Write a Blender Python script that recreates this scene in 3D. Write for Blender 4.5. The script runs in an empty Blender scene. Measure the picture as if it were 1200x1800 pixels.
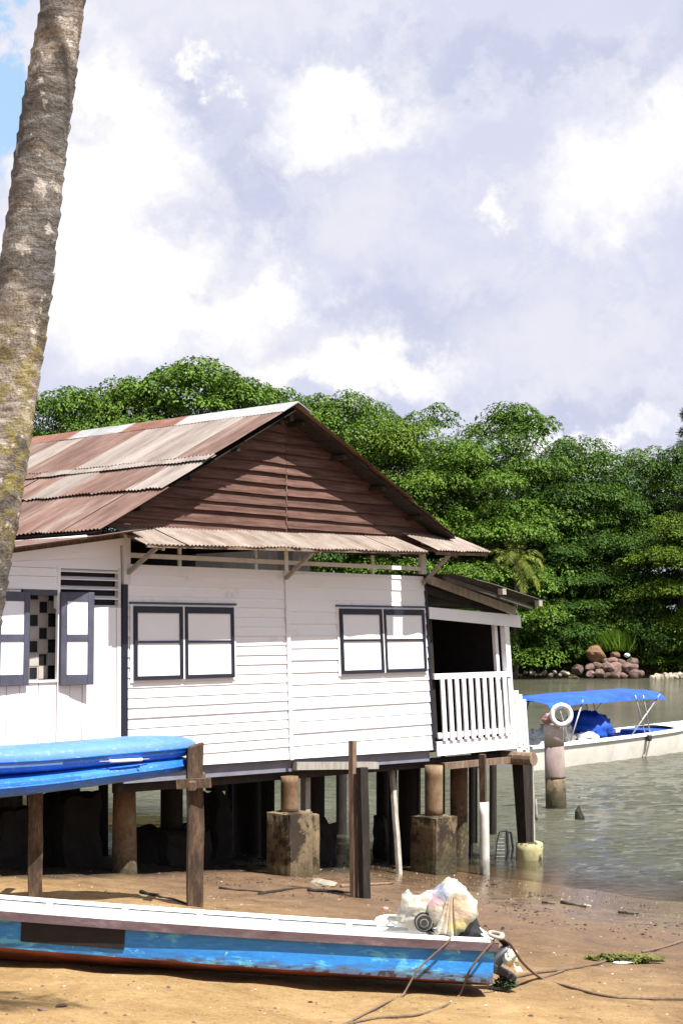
import bpy, bmesh, math, random
import numpy as np
from mathutils import Vector, Matrix, noise as mnoise

random.seed(7)
SC = bpy.context.scene
COL = SC.collection
PI = math.pi

# ------------------------------------------------------------------ camera, world, sun, exposure
EYE = 4.5            # metres above the water
FPX = 2700.0         # focal length in photo pixels (1800 tall)
HORIZON = 1107.0
cam_d = bpy.data.cameras.new('camera')
cam = bpy.data.objects.new('camera', cam_d)
COL.objects.link(cam)
cam.location = (0, 0, EYE)
cam.rotation_euler = (PI / 2, 0, 0)
cam_d.sensor_fit = 'VERTICAL'
cam_d.sensor_height = 36.0
cam_d.lens = FPX / 1800.0 * 36.0
cam_d.shift_y = (HORIZON - 900.0) / 1800.0
cam_d.clip_start = 0.1
cam_d.clip_end = 9000.0
SC.camera = cam

SUN_EL = math.radians(61)
SUN_H = Vector((0.748, -0.664, 0)).normalized()
SUN = Vector((SUN_H.x * math.cos(SUN_EL), SUN_H.y * math.cos(SUN_EL), math.sin(SUN_EL)))
EXPO = 1.15

SC.view_settings.view_transform = 'Standard'
SC.view_settings.look = 'None'
SC.view_settings.gamma = 1.0
SC.view_settings.exposure = EXPO
SC.view_settings.use_curve_mapping = False
SC.render.engine = 'CYCLES'
SC.cycles.max_bounces = 8
SC.cycles.transparent_max_bounces = 12
SC.cycles.caustics_reflective = False
SC.cycles.caustics_refractive = False
SC.cycles.sample_clamp_indirect = 6.0
try:
    SC.cycles.use_denoising = True
    SC.cycles.denoiser = 'OPENIMAGEDENOISE'
except Exception:
    pass

sun_d = bpy.data.lights.new('sun', 'SUN')
sun_d.energy = 5.0
sun_d.angle = math.radians(0.5)
sun_d.color = (1.0, 0.97, 0.92)
sun = bpy.data.objects.new('sun', sun_d)
COL.objects.link(sun)
sun.rotation_euler = SUN.to_track_quat('Z', 'Y').to_euler()
sun.location = (10, -10, 30)


class NT:
    """small helper round a node tree"""
    def __init__(s, tree):
        s.t = tree; s.n = tree.nodes; s.l = tree.links
    def new(s, typ, **kw):
        nd = s.n.new(typ)
        for k, v in kw.items():
            setattr(nd, k, v)
        return nd
    def put(s, sock, v):
        if v is None:
            return
        if isinstance(v, (int, float)):
            sock.default_value = v
        elif isinstance(v, (tuple, list)):
            if len(v) == 3 and sock.type == 'RGBA':
                v = (*v, 1)
            sock.default_value = v
        else:
            s.l.new(v, sock)
    def math(s, op, a, b=None, c=None, clamp=False):
        m = s.new('ShaderNodeMath', operation=op, use_clamp=clamp)
        s.put(m.inputs[0], a); s.put(m.inputs[1], b)
        if c is not None: s.put(m.inputs[2], c)
        return m.outputs[0]
    def vec(s, op, a, b=None, scale=None):
        m = s.new('ShaderNodeVectorMath', operation=op)
        s.put(m.inputs[0], a); s.put(m.inputs[1], b)
        if scale is not None: s.put(m.inputs['Scale'], scale)
        return m.outputs['Value'] if op in ('LENGTH', 'DOT_PRODUCT', 'DISTANCE') else m.outputs['Vector']
    def noise(s, vec, scale, detail=4, rough=0.55, dist=0.0, out='Fac'):
        m = s.new('ShaderNodeTexNoise')
        s.put(m.inputs['Vector'], vec)
        m.inputs['Scale'].default_value = scale
        m.inputs['Detail'].default_value = detail
        m.inputs['Roughness'].default_value = rough
        m.inputs['Distortion'].default_value = dist
        return m.outputs[out]
    def ramp(s, fac, stops, interp='LINEAR'):
        m = s.new('ShaderNodeValToRGB')
        cr = m.color_ramp
        cr.interpolation = interp
        while len(cr.elements) > 1:
            cr.elements.remove(cr.elements[-1])
        for i, (p, c) in enumerate(stops):
            e = cr.elements[0] if i == 0 else cr.elements.new(p)
            e.position = p
            if isinstance(c, (int, float)):
                c = (c, c, c)
            e.color = (*c, 1)
        s.put(m.inputs[0], fac)
        return m.outputs[0]
    def mix(s, fac, a, b, blend='MIX'):
        m = s.new('ShaderNodeMix', data_type='RGBA', blend_type=blend)
        s.put(m.inputs['Factor'], fac)
        s.put(m.inputs['A'] if False else m.inputs[6], a)
        s.put(m.inputs[7], b)
        return m.outputs[2]
    def sstep(s, v, lo, hi):
        m = s.new('ShaderNodeMapRange', interpolation_type='SMOOTHSTEP')
        s.put(m.inputs[0], v)
        m.inputs[1].default_value = lo; m.inputs[2].default_value = hi
        return m.outputs[0]
    def mapping(s, vec, scale=(1, 1, 1), rot=(0, 0, 0)):
        m = s.new('ShaderNodeMapping')
        s.put(m.inputs[0], vec)
        m.inputs['Rotation'].default_value = rot
        m.inputs['Scale'].default_value = scale
        return m.outputs[0]


# ---- world: Nishita daylight under broken tropical cloud, one procedural deck all round
def make_world():
    w = bpy.data.worlds.new('World')
    SC.world = w
    w.use_nodes = True
    t = NT(w.node_tree)
    for nd in list(t.n):
        t.n.remove(nd)
    out = t.new('ShaderNodeOutputWorld')
    bg = t.new('ShaderNodeBackground')
    STR = 0.1
    bg.inputs['Strength'].default_value = STR
    t.l.new(bg.outputs[0], out.inputs[0])
    sky = t.new('ShaderNodeTexSky', sky_type='NISHITA')
    sky.sun_disc = False
    sky.sun_elevation = SUN_EL
    sky.sun_rotation = math.atan2(SUN_H.x, SUN_H.y)
    sky.air_density = 1.0; sky.dust_density = 0.6; sky.ozone_density = 1.6
    co = t.new('ShaderNodeTexCoord')
    d = co.outputs['Generated']
    k = 1.0 / STR / (2 ** EXPO)
    # billowy warp of the direction
    wv = t.noise(d, 11.0, 8, 0.62, 0, 'Color')
    wv = t.vec('SUBTRACT', wv, (0.5, 0.5, 0.5))
    p = t.vec('ADD', d, t.vec('SCALE', wv, None, 0.17))
    wv2 = t.vec('SUBTRACT', t.noise(d, 34.0, 5, 0.6, 0, 'Color'), (0.5, 0.5, 0.5))
    p2 = t.vec('ADD', p, t.vec('SCALE', wv2, None, 0.035))

    def blob(px, py, rx, rz, src):
        c = Vector(((px - 600) / FPX, 1.0, (HORIZON - py) / FPX)).normalized()
        q = t.vec('SUBTRACT', src, tuple(c))
        q = t.vec('MULTIPLY', q, (FPX / rx, FPX / max(rx, rz), FPX / rz))
        return t.math('SUBTRACT', 1.0, t.vec('LENGTH', q))

    def heap(bl, src):
        o = None
        for b in bl:
            v = blob(*b, src)
            o = v if o is None else t.math('MAXIMUM', o, v)
        return o
    white = heap([(300, 520, 310, 150), (215, 330, 190, 170), (180, 160, 150, 150), (470, 500, 150, 90),
                  (130, 430, 200, 200), (640, 200, 190, 95), (1110, 320, 190, 150), (1180, 240, 150, 130),
                  (840, 395, 60, 55), (620, 660, 260, 60),
                  (1020, 760, 200, 45), (375, 140, 60, 40)], p2)
    soft = heap([(650, 380, 120, 110), (980, 600, 330, 130), (560, 640, 330, 90), (1110, 560, 200, 70), (800, 480, 120, 80), (420, 60, 160, 60)], p2)
    # the same kind of heaps everywhere else, from noise
    dn = t.mapping(d, (1, 1, 1.7))
    gen = t.noise(dn, 4.2, 8, 0.56, 0.25)
    gen2 = t.noise(dn, 2.1, 6, 0.55, 0.1)
    fine = t.math('SUBTRACT', t.noise(d, 52.0, 6, 0.62), 0.5)
    front = t.sstep(t.vec('DOT_PRODUCT', d, tuple(Vector((0, 1, 0.12)).normalized())), 0.90, 0.955)
    away = t.math('SUBTRACT', 1.0, front)
    genmask = t.math('MULTIPLY', t.sstep(gen, 0.52, 0.70), away)
    wm = t.sstep(t.math('ADD', white, t.math('MULTIPLY', fine, 0.45)), -0.12, 0.80)
    wm = t.math('MAXIMUM', wm, genmask)
    sm = t.sstep(t.math('ADD', soft, t.math('MULTIPLY', fine, 0.5)), 0.0, 0.9)
    # tones of the deck: lavender greys; darker bank high on the right
    bank = heap([(950, 110, 480, 70), (700, 130, 260, 50), (480, 300, 170, 160), (700, 560, 260, 110), (1090, 690, 220, 45), (330, 180, 90, 70)], p)
    bankm = t.math('MULTIPLY', t.sstep(bank, 0.0, 0.75), 0.85)
    base = t.ramp(t.math('ADD', t.math('MULTIPLY', gen2, 0.7), t.math('MULTIPLY', gen, 0.3)),
                  [(0.30, (0.60, 0.64, 0.85)), (0.50, (0.71, 0.735, 0.90)), (0.66, (0.84, 0.84, 0.94))])
    base = t.mix(bankm, base, (0.585, 0.63, 0.82))
    puff = t.sstep(t.noise(t.mapping(p2, (1, 1, 1.5)), 13.0, 8, 0.6), 0.47, 0.70)
    base = t.mix(t.math('MULTIPLY', puff, 0.6), base, (0.90, 0.89, 0.96))
    base = t.mix(t.math('MULTIPLY', sm, 0.8), base, (0.86, 0.85, 0.94))
    wtone = t.ramp(t.math('ADD', t.noise(p2, 16.0, 6, 0.6), t.math('MULTIPLY', wm, 0.22)),
                   [(0.36, (0.86, 0.85, 0.94)), (0.52, (1.0, 0.99, 1.0)), (0.66, (1.12, 1.11, 1.10))])
    cloud = t.mix(wm, base, wtone)
    # openings to the blue
    hole = heap([(-25, 150, 90, 170), (-80, 60, 120, 200)], p)
    holem = t.sstep(t.math('ADD', hole, t.math('MULTIPLY', fine, 0.25)), 0.0, 0.30)
    genhole = t.math('MULTIPLY', t.sstep(gen2, 0.47, 0.36), away)
    hm = t.math('MAXIMUM', holem, genhole)
    cl = t.vec('SCALE', cloud, None, k)
    veil = t.mix(0.78, sky.outputs[0], tuple(x * k for x in (0.50, 0.74, 1.0)))
    col = t.mix(hm, cl, veil)
    # under the horizon: plain dull reflection of the ground
    sep = t.new('ShaderNodeSeparateXYZ'); t.l.new(d, sep.inputs[0])
    col = t.mix(t.sstep(sep.outputs['Z'], 0.0, -0.03), col, tuple(x * k for x in (0.30, 0.30, 0.28)))
    t.l.new(col, bg.inputs['Color'])
make_world()

# ------------------------------------------------------------------ helpers
class MB:
    """collects shapes and links them as ONE mesh object"""
    def __init__(s):
        s.v = []; s.f = []
    def add(s, vs, fs):
        o = len(s.v)
        s.v += [tuple(v) for v in vs]
        s.f += [tuple(i + o for i in f) for f in fs]
        return s
    def hexa(s, p):      # 8 corners: bottom 4 ccw, top 4 ccw
        return s.add(p, [(3, 2, 1, 0), (4, 5, 6, 7), (0, 1, 5, 4), (1, 2, 6, 5), (2, 3, 7, 6), (3, 0, 4, 7)])
    def box(s, x0, x1, y0, y1, z0, z1):
        return s.hexa([(x0, y0, z0), (x1, y0, z0), (x1, y1, z0), (x0, y1, z0), (x0, y0, z1), (x1, y0, z1), (x1, y1, z1), (x0, y1, z1)])
    def bar(s, a, b, w, h, up=(0, 0, 1), w2=None, h2=None):
        a = Vector(a); b = Vector(b); d = (b - a).normalized()
        r = d.cross(Vector(up))
        if r.length < 1e-4: r = d.cross(Vector((0, 1, 0)))
        r.normalize(); u = r.cross(d)
        w2 = w if w2 is None else w2; h2 = h if h2 is None else h2
        q = [a - r * w / 2 - u * h / 2, a + r * w / 2 - u * h / 2, a + r * w / 2 + u * h / 2, a - r * w / 2 + u * h / 2,
             b - r * w2 / 2 - u * h2 / 2, b + r * w2 / 2 - u * h2 / 2, b + r * w2 / 2 + u * h2 / 2, b - r * w2 / 2 + u * h2 / 2]
        return s.add(q, [(0, 1, 2, 3), (7, 6, 5, 4), (1, 0, 4, 5), (2, 1, 5, 6), (3, 2, 6, 7), (0, 3, 7, 4)])
    def tube(s, pts, rad, n=10, cap=True, jit=0.0, rnd=None):
        pts = [Vector(p) for p in pts]
        m = len(pts)
        rs = rad if isinstance(rad, (list, tuple)) else [rad] * m
        prev = None; vs = []; fs = []
        for i, p in enumerate(pts):
            d = (pts[min(i + 1, m - 1)] - pts[max(i - 1, 0)]).normalized()
            if prev is None:
                r = d.cross(Vector((0, 0, 1)))
                if r.length < 1e-3: r = d.cross(Vector((0, 1, 0)))
            else:
                r = prev - d * prev.dot(d)
            r.normalize(); prev = r; u = d.cross(r)
            for k in range(n):
                a = 2 * PI * k / n
                q = rs[i] * (1 + (rnd.uniform(-jit, jit) if rnd else 0))
                vs.append(p + r * math.cos(a) * q + u * math.sin(a) * q)
        for i in range(m - 1):
            for k in range(n):
                fs.append((i * n + k, i * n + (k + 1) % n, (i + 1) * n + (k + 1) % n, (i + 1) * n + k))
        if cap:
            fs.append(tuple(range(n))[::-1]); fs.append(tuple((m - 1) * n + k for k in range(n)))
        return s.add(vs, fs)
    def build(s, name, mat, parent=None, org=None, smooth=False, xf=None, bevel=0.0):
        vs = s.v
        if xf: vs = [xf(*v) for v in vs]
        if org is not None:
            vs = [(v[0] - org[0], v[1] - org[1], v[2] - org[2]) for v in vs]
        me = bpy.data.meshes.new(name)
        me.from_pydata([tuple(v) for v in vs], [], s.f)
        bm = bmesh.new(); bm.from_mesh(me)
        bmesh.ops.recalc_face_normals(bm, faces=bm.faces)
        if bevel > 0:
            bmesh.ops.bevel(bm, geom=[e for e in bm.edges], offset=bevel, segments=1, affect='EDGES', clamp_overlap=True)
        bm.to_mesh(me); bm.free()
        if smooth:
            for p in me.polygons: p.use_smooth = True
        me.materials.append(mat)
        return link(name, me, parent)


def link(name, me, parent=None):
    o = bpy.data.objects.new(name, me)
    COL.objects.link(o)
    if parent is not None: o.parent = parent
    return o


def tag(o, label, cat, group=None, kind=None):
    o['label'] = label
    if cat: o['category'] = cat
    if group: o['group'] = group
    if kind: o['kind'] = kind
    return o


def thing(name, label, cat, loc=(0, 0, 0), rz=0.0, group=None):
    o = bpy.data.objects.new(name, None)
    o.empty_display_size = 0.3
    COL.objects.link(o)
    o.location = loc; o.rotation_euler = (0, 0, rz)
    return tag(o, label, cat, group)


def structure(o, label=None):
    o['kind'] = 'structure'
    if label: o['label'] = label
    return o


def ray(px, py, D):          # the point that the pixel (px, py) of the photo shows at distance D
    return Vector(((px - 600) / FPX * D, D, EYE + (HORIZON - py) / FPX * D))


# beach: a plane falling to the water line, which runs at 45 degrees
def shore_t(x, y):
    return (2.7 - x) * 0.697 + (28.06 - y) * 0.717


def ground_z(x, y, fine=True):
    t = shore_t(x, y)
    if t > 0:
        z = 0.1 * t + 0.0035 * max(0, t - 13) ** 2
    else:
        z = max(-1.6, 0.085 * t)
    if fine:
        k = min(1.0, max(0.0, (t - 0.6) / 3.0))
        z += k * (0.05 * mnoise.noise((x * 0.55, y * 0.55, 1.3)) + 0.022 * mnoise.noise((x * 2.1, y * 2.1, 4.1)))
        z += k * 0.012 * mnoise.noise((x * 6.1, y * 6.1, 2.2))
        z += 0.018 * mnoise.noise((x * 0.8, y * 0.8, 9.0)) * (1 - k)
    return z


def on_ground(px, py):
    D = 15.0
    for _ in range(60):
        p = ray(px, py, D)
        g = ground_z(p.x, p.y)
        sl = (EYE - p.z) / D
        D += (p.z - g) / (sl + 0.05)
        D = min(max(D, 4), 60)
    p = ray(px, py, D)
    return Vector((p.x, p.y, ground_z(p.x, p.y)))


# ------------------------------------------------------------------ materials
def new_mat(name):
    m = bpy.data.materials.new(name)
    m.use_nodes = True
    t = NT(m.node_tree)
    b = t.n['Principled BSDF']
    return m, t, b


def coords(t, stretch=(1, 1, 1), rot=(0, 0, 0), rand=True):
    co = t.new('ShaderNodeTexCoord')
    v = co.outputs['Object']
    if rand:
        oi = t.new('ShaderNodeObjectInfo')
        v = t.vec('ADD', v, t.vec('SCALE', (13.7, 7.3, 5.1), None, oi.outputs['Random']))
    return t.mapping(v, stretch, rot)


def bump(t, b, h, strength=0.3, dist=0.01):
    n = t.new('ShaderNodeBump')
    n.inputs['Strength'].default_value = strength
    n.inputs['Distance'].default_value = dist
    t.put(n.inputs['Height'], h)
    t.l.new(n.outputs[0], b.inputs['Normal'])


def vary(t, col, amt):       # brightness of each piece differs a little
    oi = t.new('ShaderNodeObjectInfo')
    h = t.new('ShaderNodeHueSaturation')
    m = t.new('ShaderNodeMapRange')
    t.l.new(oi.outputs['Random'], m.inputs[0])
    m.inputs[3].default_value = 1 - amt; m.inputs[4].default_value = 1 + amt
    t.l.new(m.outputs[0], h.inputs['Value'])
    t.put(h.inputs['Color'], col)
    return h.outputs[0]


def weathered(name, stops, scale=3.0, stretch=(1, 1, 1), rough=0.8, bstr=0.3, bdist=0.01, rand=0.12, fine=30.0, dirt=None, dirt_at=(0.55, 0.7), spec=0.3, detail=6, metal=0.0, tide=None):
    m, t, b = new_mat(name)
    v = coords(t, stretch)
    n1 = t.noise(v, scale, detail, 0.62, 0.3)
    n2 = t.noise(v, fine, 4, 0.6)
    f = t.math('ADD', t.math('MULTIPLY', n1, 0.75), t.math('MULTIPLY', n2, 0.25))
    c = t.ramp(f, stops)
    if dirt:
        v2 = coords(t, (1, 1, 1))
        dm = t.sstep(t.math('ADD', t.math('MULTIPLY', t.noise(v2, scale * 0.8, 7, 0.68), 0.8), t.math('MULTIPLY', n2, 0.2)), *dirt_at)
        c = t.mix(dm, c, dirt)
    if tide:        # algae up to the high water mark
        geo = t.new('ShaderNodeNewGeometry'); sp = t.new('ShaderNodeSeparateXYZ'); t.l.new(geo.outputs['Position'], sp.inputs[0])
        n5 = t.noise(geo.outputs['Position'], 5.0, 6, 0.7)
        zz = t.math('ADD', sp.outputs['Z'], t.math('MULTIPLY', t.math('SUBTRACT', n5, 0.5), 0.9))
        tm = t.sstep(zz, tide[1], tide[0])
        c = t.mix(t.math('MULTIPLY', tm, 0.85), c, t.ramp(n2, [(0.35, (0.018, 0.016, 0.009)), (0.6, (0.055, 0.048, 0.024)), (0.72, (0.16, 0.14, 0.09))]))
    c = vary(t, c, rand)
    t.put(b.inputs['Base Color'], c)
    b.inputs['Roughness'].default_value = rough
    b.inputs['Specular IOR Level'].default_value = spec
    b.inputs['Metallic'].default_value = metal
    bump(t, b, f, bstr, bdist)
    return m


MT = {}
MT['white'] = weathered('white_board_paint', [(0.28, (0.70, 0.70, 0.70)), (0.42, (0.82, 0.82, 0.83)), (0.7, (0.85, 0.85, 0.86))], 1.6, (1, 1, 2.0), 0.55, 0.15, 0.004, 0.02, 26, dirt=(0.44, 0.40, 0.34), dirt_at=(0.57, 0.76))
MT['panel'] = weathered('white_window_panel', [(0.3, (0.80, 0.80, 0.81)), (0.7, (0.85, 0.85, 0.86))], 2.0, (1, 1, 1), 0.35, 0.05, 0.002, 0.01)
MT['trim'] = weathered('grey_white_trim', [(0.3, (0.46, 0.44, 0.42)), (0.5, (0.64, 0.63, 0.61)), (0.7, (0.72, 0.71, 0.69))], 2.5, (1, 1, 1), 0.6, 0.2, 0.005, 0.06)
MT['navy'] = weathered('dark_frame_paint', [(0.3, (0.010, 0.011, 0.019)), (0.7, (0.022, 0.023, 0.038))], 4.0, (1, 1, 1), 0.45, 0.15, 0.003, 0.1)
MT['navy_light'] = weathered('grey_blue_frame_paint', [(0.3, (0.050, 0.052, 0.075)), (0.7, (0.090, 0.092, 0.125))], 4.0, (1, 1, 1), 0.5, 0.15, 0.003, 0.05)
MT['skirt'] = weathered('shade_grey_skirting', [(0.3, (0.13, 0.13, 0.17)), (0.7, (0.22, 0.22, 0.27))], 3.0, (1, 1, 1), 0.7, 0.2, 0.005, 0.05)  # purple-grey of the shaded strip below the wall put into the colour
MT['gable'] = weathered('brown_gable_board', [(0.30, (0.032, 0.017, 0.013)), (0.46, (0.082, 0.042, 0.032)), (0.60, (0.128, 0.072, 0.056)), (0.75, (0.20, 0.132, 0.106))], 3.0, (0.5, 1, 7), 0.85, 0.5, 0.012, 0.16, 22, spec=0.2)
MT['rust'] = weathered('rusty_roof_iron', [(0.26, (0.044, 0.023, 0.018)), (0.40, (0.094, 0.050, 0.038)), (0.52, (0.140, 0.084, 0.066)), (0.64, (0.195, 0.145, 0.120)), (0.8, (0.26, 0.23, 0.205))], 1.7, (0.35, 1.6, 0.35), 0.75, 0.3, 0.006, 0.14, 9, spec=0.3)
MT['rust_light'] = weathered('faded_roof_iron', [(0.28, (0.088, 0.060, 0.050)), (0.44, (0.165, 0.130, 0.112)), (0.58, (0.235, 0.200, 0.178)), (0.75, (0.31, 0.285, 0.26))], 1.2, (0.35, 1.6, 0.35), 0.7, 0.3, 0.006, 0.08, 9, spec=0.3)
MT['cap_grey'] = weathered('zinc_ridge_sheet', [(0.3, (0.20, 0.20, 0.195)), (0.55, (0.34, 0.34, 0.33)), (0.75, (0.46, 0.46, 0.45))], 2.0, (1, 1, 1), 0.5, 0.2, 0.006, 0.08, 12, dirt=(0.32, 0.19, 0.12), dirt_at=(0.58, 0.72))
MT['cap_rust'] = weathered('red_rust_ridge_sheet', [(0.3, (0.11, 0.045, 0.030)), (0.55, (0.20, 0.092, 0.062)), (0.75, (0.28, 0.16, 0.12))], 3.0, (1, 1, 1), 0.8, 0.2, 0.006, 0.08, 12)
MT['canopy'] = weathered('tan_awning_sheet', [(0.28, (0.115, 0.082, 0.064)), (0.44, (0.19, 0.145, 0.118)), (0.6, (0.275, 0.228, 0.192)), (0.78, (0.38, 0.335, 0.295))], 1.6, (2.0, 0.7, 1), 0.75, 0.25, 0.006, 0.10, 9)
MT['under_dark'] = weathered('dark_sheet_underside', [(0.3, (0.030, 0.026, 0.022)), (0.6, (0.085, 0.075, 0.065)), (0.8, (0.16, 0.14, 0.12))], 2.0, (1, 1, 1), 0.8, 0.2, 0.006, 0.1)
MT['timber'] = weathered('grey_brown_timber', [(0.3, (0.075, 0.048, 0.032)), (0.5, (0.17, 0.115, 0.078)), (0.7, (0.29, 0.215, 0.155))], 4.0, (5, 5, 0.7), 0.85, 0.5, 0.01, 0.15, 24)
MT['timber_dark'] = weathered('wet_and_shaded_timber', [(0.3, (0.009, 0.007, 0.006)), (0.55, (0.025, 0.019, 0.015)), (0.75, (0.065, 0.050, 0.038))], 4.0, (5, 5, 0.8), 0.8, 0.5, 0.012, 0.2, 24)  # near-black tone also carries the shade on stilts under the house
MT['timber_pale'] = weathered('pale_grey_timber', [(0.3, (0.17, 0.15, 0.125)), (0.5, (0.30, 0.275, 0.235)), (0.7, (0.42, 0.39, 0.34))], 4.0, (3, 3, 1), 0.85, 0.4, 0.008, 0.1, 24)
MT['rack'] = weathered('mottled_rack_timber', [(0.3, (0.022, 0.015, 0.011)), (0.48, (0.066, 0.043, 0.028)), (0.62, (0.155, 0.098, 0.061)), (0.78, (0.30, 0.22, 0.15))], 3.5, (4, 4, 0.9), 0.85, 0.6, 0.015, 0.15, 20)
MT['concrete'] = weathered('algae_stained_concrete', [(0.3, (0.060, 0.040, 0.020)), (0.5, (0.140, 0.100, 0.056)), (0.7, (0.24, 0.185, 0.115))], 2.2, (1, 1, 1), 0.85, 0.6, 0.015, 0.06, 22, dirt=(0.030, 0.020, 0.012), dirt_at=(0.49, 0.56), tide=(0.25, 0.85))
MT['concrete_dark'] = weathered('shade_dark_concrete', [(0.3, (0.008, 0.007, 0.006)), (0.6, (0.020, 0.016, 0.012)), (0.8, (0.045, 0.036, 0.027))], 3.0, (1, 1, 1), 0.8, 0.6, 0.02, 0.15, 18)  # shaded copy of the concrete: under-house darkness put into the colour
MT['pile'] = weathered('stained_concrete_pile', [(0.3, (0.060, 0.032, 0.017)), (0.45, (0.135, 0.078, 0.040)), (0.6, (0.21, 0.150, 0.092)), (0.78, (0.32, 0.26, 0.19))], 1.8, (1, 1, 0.8), 0.85, 0.5, 0.01, 0.08, 20, dirt=(0.09, 0.055, 0.03), dirt_at=(0.56, 0.70), tide=(0.75, 1.35))
MT['pvc'] = weathered('grey_white_pvc', [(0.3, (0.42, 0.42, 0.38)), (0.6, (0.62, 0.62, 0.58))], 3.0, (1, 1, 1), 0.45, 0.1, 0.003, 0.02, tide=(-0.1, 0.45))
MT['yellow_cap'] = weathered('limed_footing', [(0.3, (0.22, 0.19, 0.075)), (0.5, (0.40, 0.36, 0.19)), (0.7, (0.54, 0.50, 0.35))], 3.0, (1, 1, 0.5), 0.8, 0.4, 0.01, 0.02, 20, dirt=(0.045, 0.04, 0.02), dirt_at=(0.50, 0.56))
MT['white_boat'] = weathered('dirty_white_boat_paint', [(0.3, (0.58, 0.55, 0.50)), (0.45, (0.76, 0.75, 0.72)), (0.7, (0.82, 0.82, 0.80))], 3.0, (1, 1, 1), 0.5, 0.15, 0.004, 0.03, 26, dirt=(0.36, 0.30, 0.23), dirt_at=(0.66, 0.78))
MT['rub'] = weathered('purple_brown_rub_rail', [(0.3, (0.055, 0.030, 0.034)), (0.55, (0.105, 0.068, 0.076)), (0.75, (0.20, 0.155, 0.165))], 4.0, (1, 3, 3), 0.7, 0.3, 0.006, 0.03)
MT['black_paint_and_shade'] = weathered('black_paint_and_recess', [(0.3, (0.010, 0.009, 0.011)), (0.7, (0.024, 0.020, 0.022))], 6.0, (1, 1, 1), 0.75, 0.3, 0.004, 0.02)  # boat panel paint; also painted darkness behind the louvre and in the veranda
MT['rubber'] = weathered('black_motor_plastic', [(0.3, (0.012, 0.012, 0.014)), (0.7, (0.040, 0.040, 0.045))], 6.0, (1, 1, 1), 0.45, 0.1, 0.003, 0.02, spec=0.5)
MT['prop_cap'] = weathered('cream_prop_cover', [(0.3, (0.50, 0.45, 0.26)), (0.6, (0.74, 0.70, 0.52))], 6.0, (1, 1, 1), 0.5, 0.3, 0.01, 0.02)
MT['steel'] = weathered('dull_steel', [(0.3, (0.30, 0.29, 0.28)), (0.7, (0.52, 0.51, 0.50))], 6.0, (1, 1, 1), 0.4, 0.1, 0.003, 0.05, metal=0.5)
MT['rope'] = weathered('brown_rope', [(0.3, (0.075, 0.050, 0.034)), (0.6, (0.16, 0.11, 0.075)), (0.8, (0.26, 0.20, 0.14))], 18.0, (1, 1, 1), 0.9, 0.7, 0.006, 0.1, 90)
MT['rope_pale'] = weathered('grey_rope', [(0.3, (0.24, 0.20, 0.17)), (0.6, (0.40, 0.35, 0.31))], 18.0, (1, 1, 1), 0.9, 0.7, 0.006, 0.1, 90)
MT['tarp'] = weathered('blue_canvas', [(0.3, (0.006, 0.035, 0.22)), (0.6, (0.015, 0.085, 0.50)), (0.8, (0.03, 0.14, 0.64))], 2.0, (1, 1, 1), 0.55, 0.3, 0.02, 0.05)
MT['stone'] = weathered('brown_shore_rock', [(0.3, (0.065, 0.042, 0.036)), (0.5, (0.155, 0.10, 0.082)), (0.7, (0.27, 0.18, 0.14))], 1.5, (1, 1, 1), 0.9, 0.6, 0.06, 0.35, 8)
MT['stone_orange'] = weathered('orange_shore_rock', [(0.3, (0.10, 0.055, 0.028)), (0.55, (0.19, 0.108, 0.056)), (0.75, (0.29, 0.19, 0.115))], 1.0, (1, 1, 1), 0.9, 0.6, 0.06, 0.1, 6)
MT['stone_pale'] = weathered('pale_shore_stone', [(0.3, (0.16, 0.135, 0.105)), (0.55, (0.34, 0.29, 0.225)), (0.75, (0.50, 0.44, 0.36))], 2.0, (1, 1, 1), 0.9, 0.5, 0.03, 0.25, 10)
MT['pebble_dark'] = weathered('dark_pebble', [(0.3, (0.022, 0.014, 0.012)), (0.7, (0.07, 0.045, 0.036))], 9.0, (1, 1, 1), 0.8, 0.5, 0.01, 0.2)
MT['algae'] = weathered('green_weed_mat', [(0.3, (0.040, 0.048, 0.010)), (0.5, (0.095, 0.105, 0.022)), (0.7, (0.17, 0.17, 0.045))], 10.0, (1, 1, 1), 0.9, 0.8, 0.03, 0.05, 60)
MT['pink'] = weathered('pink_cloth', [(0.3, (0.34, 0.14, 0.14)), (0.7, (0.60, 0.34, 0.33))], 5.0, (1, 1, 1), 0.9, 0.3, 0.01, 0.02)
MT['ring'] = weathered('white_lifebuoy_foam', [(0.3, (0.72, 0.70, 0.66)), (0.7, (0.82, 0.81, 0.79))], 3.0, (1, 1, 1), 0.5, 0.1, 0.003, 0.02)
MT['green_glass'] = weathered('dark_green_weed', [(0.3, (0.016, 0.028, 0.012)), (0.7, (0.05, 0.085, 0.035))], 9.0, (1, 1, 1), 0.7, 0.4, 0.01, 0.1)
MT['tile_black'] = weathered('black_tile', [(0.3, (0.008, 0.008, 0.010)), (0.7, (0.02, 0.02, 0.022))], 5.0, (1, 1, 1), 0.5, 0.05, 0.002, 0.05)
MT['tile_cream'] = weathered('cream_tile', [(0.3, (0.40, 0.36, 0.32)), (0.7, (0.50, 0.46, 0.42))], 9.0, (1, 1, 1), 0.5, 0.05, 0.002, 0.05)
MT['bark'] = weathered('grey_tree_bark', [(0.3, (0.05, 0.04, 0.03)), (0.7, (0.15, 0.125, 0.10))], 2.0, (2, 2, 0.5), 0.9, 0.4, 0.03, 0.1)


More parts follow.
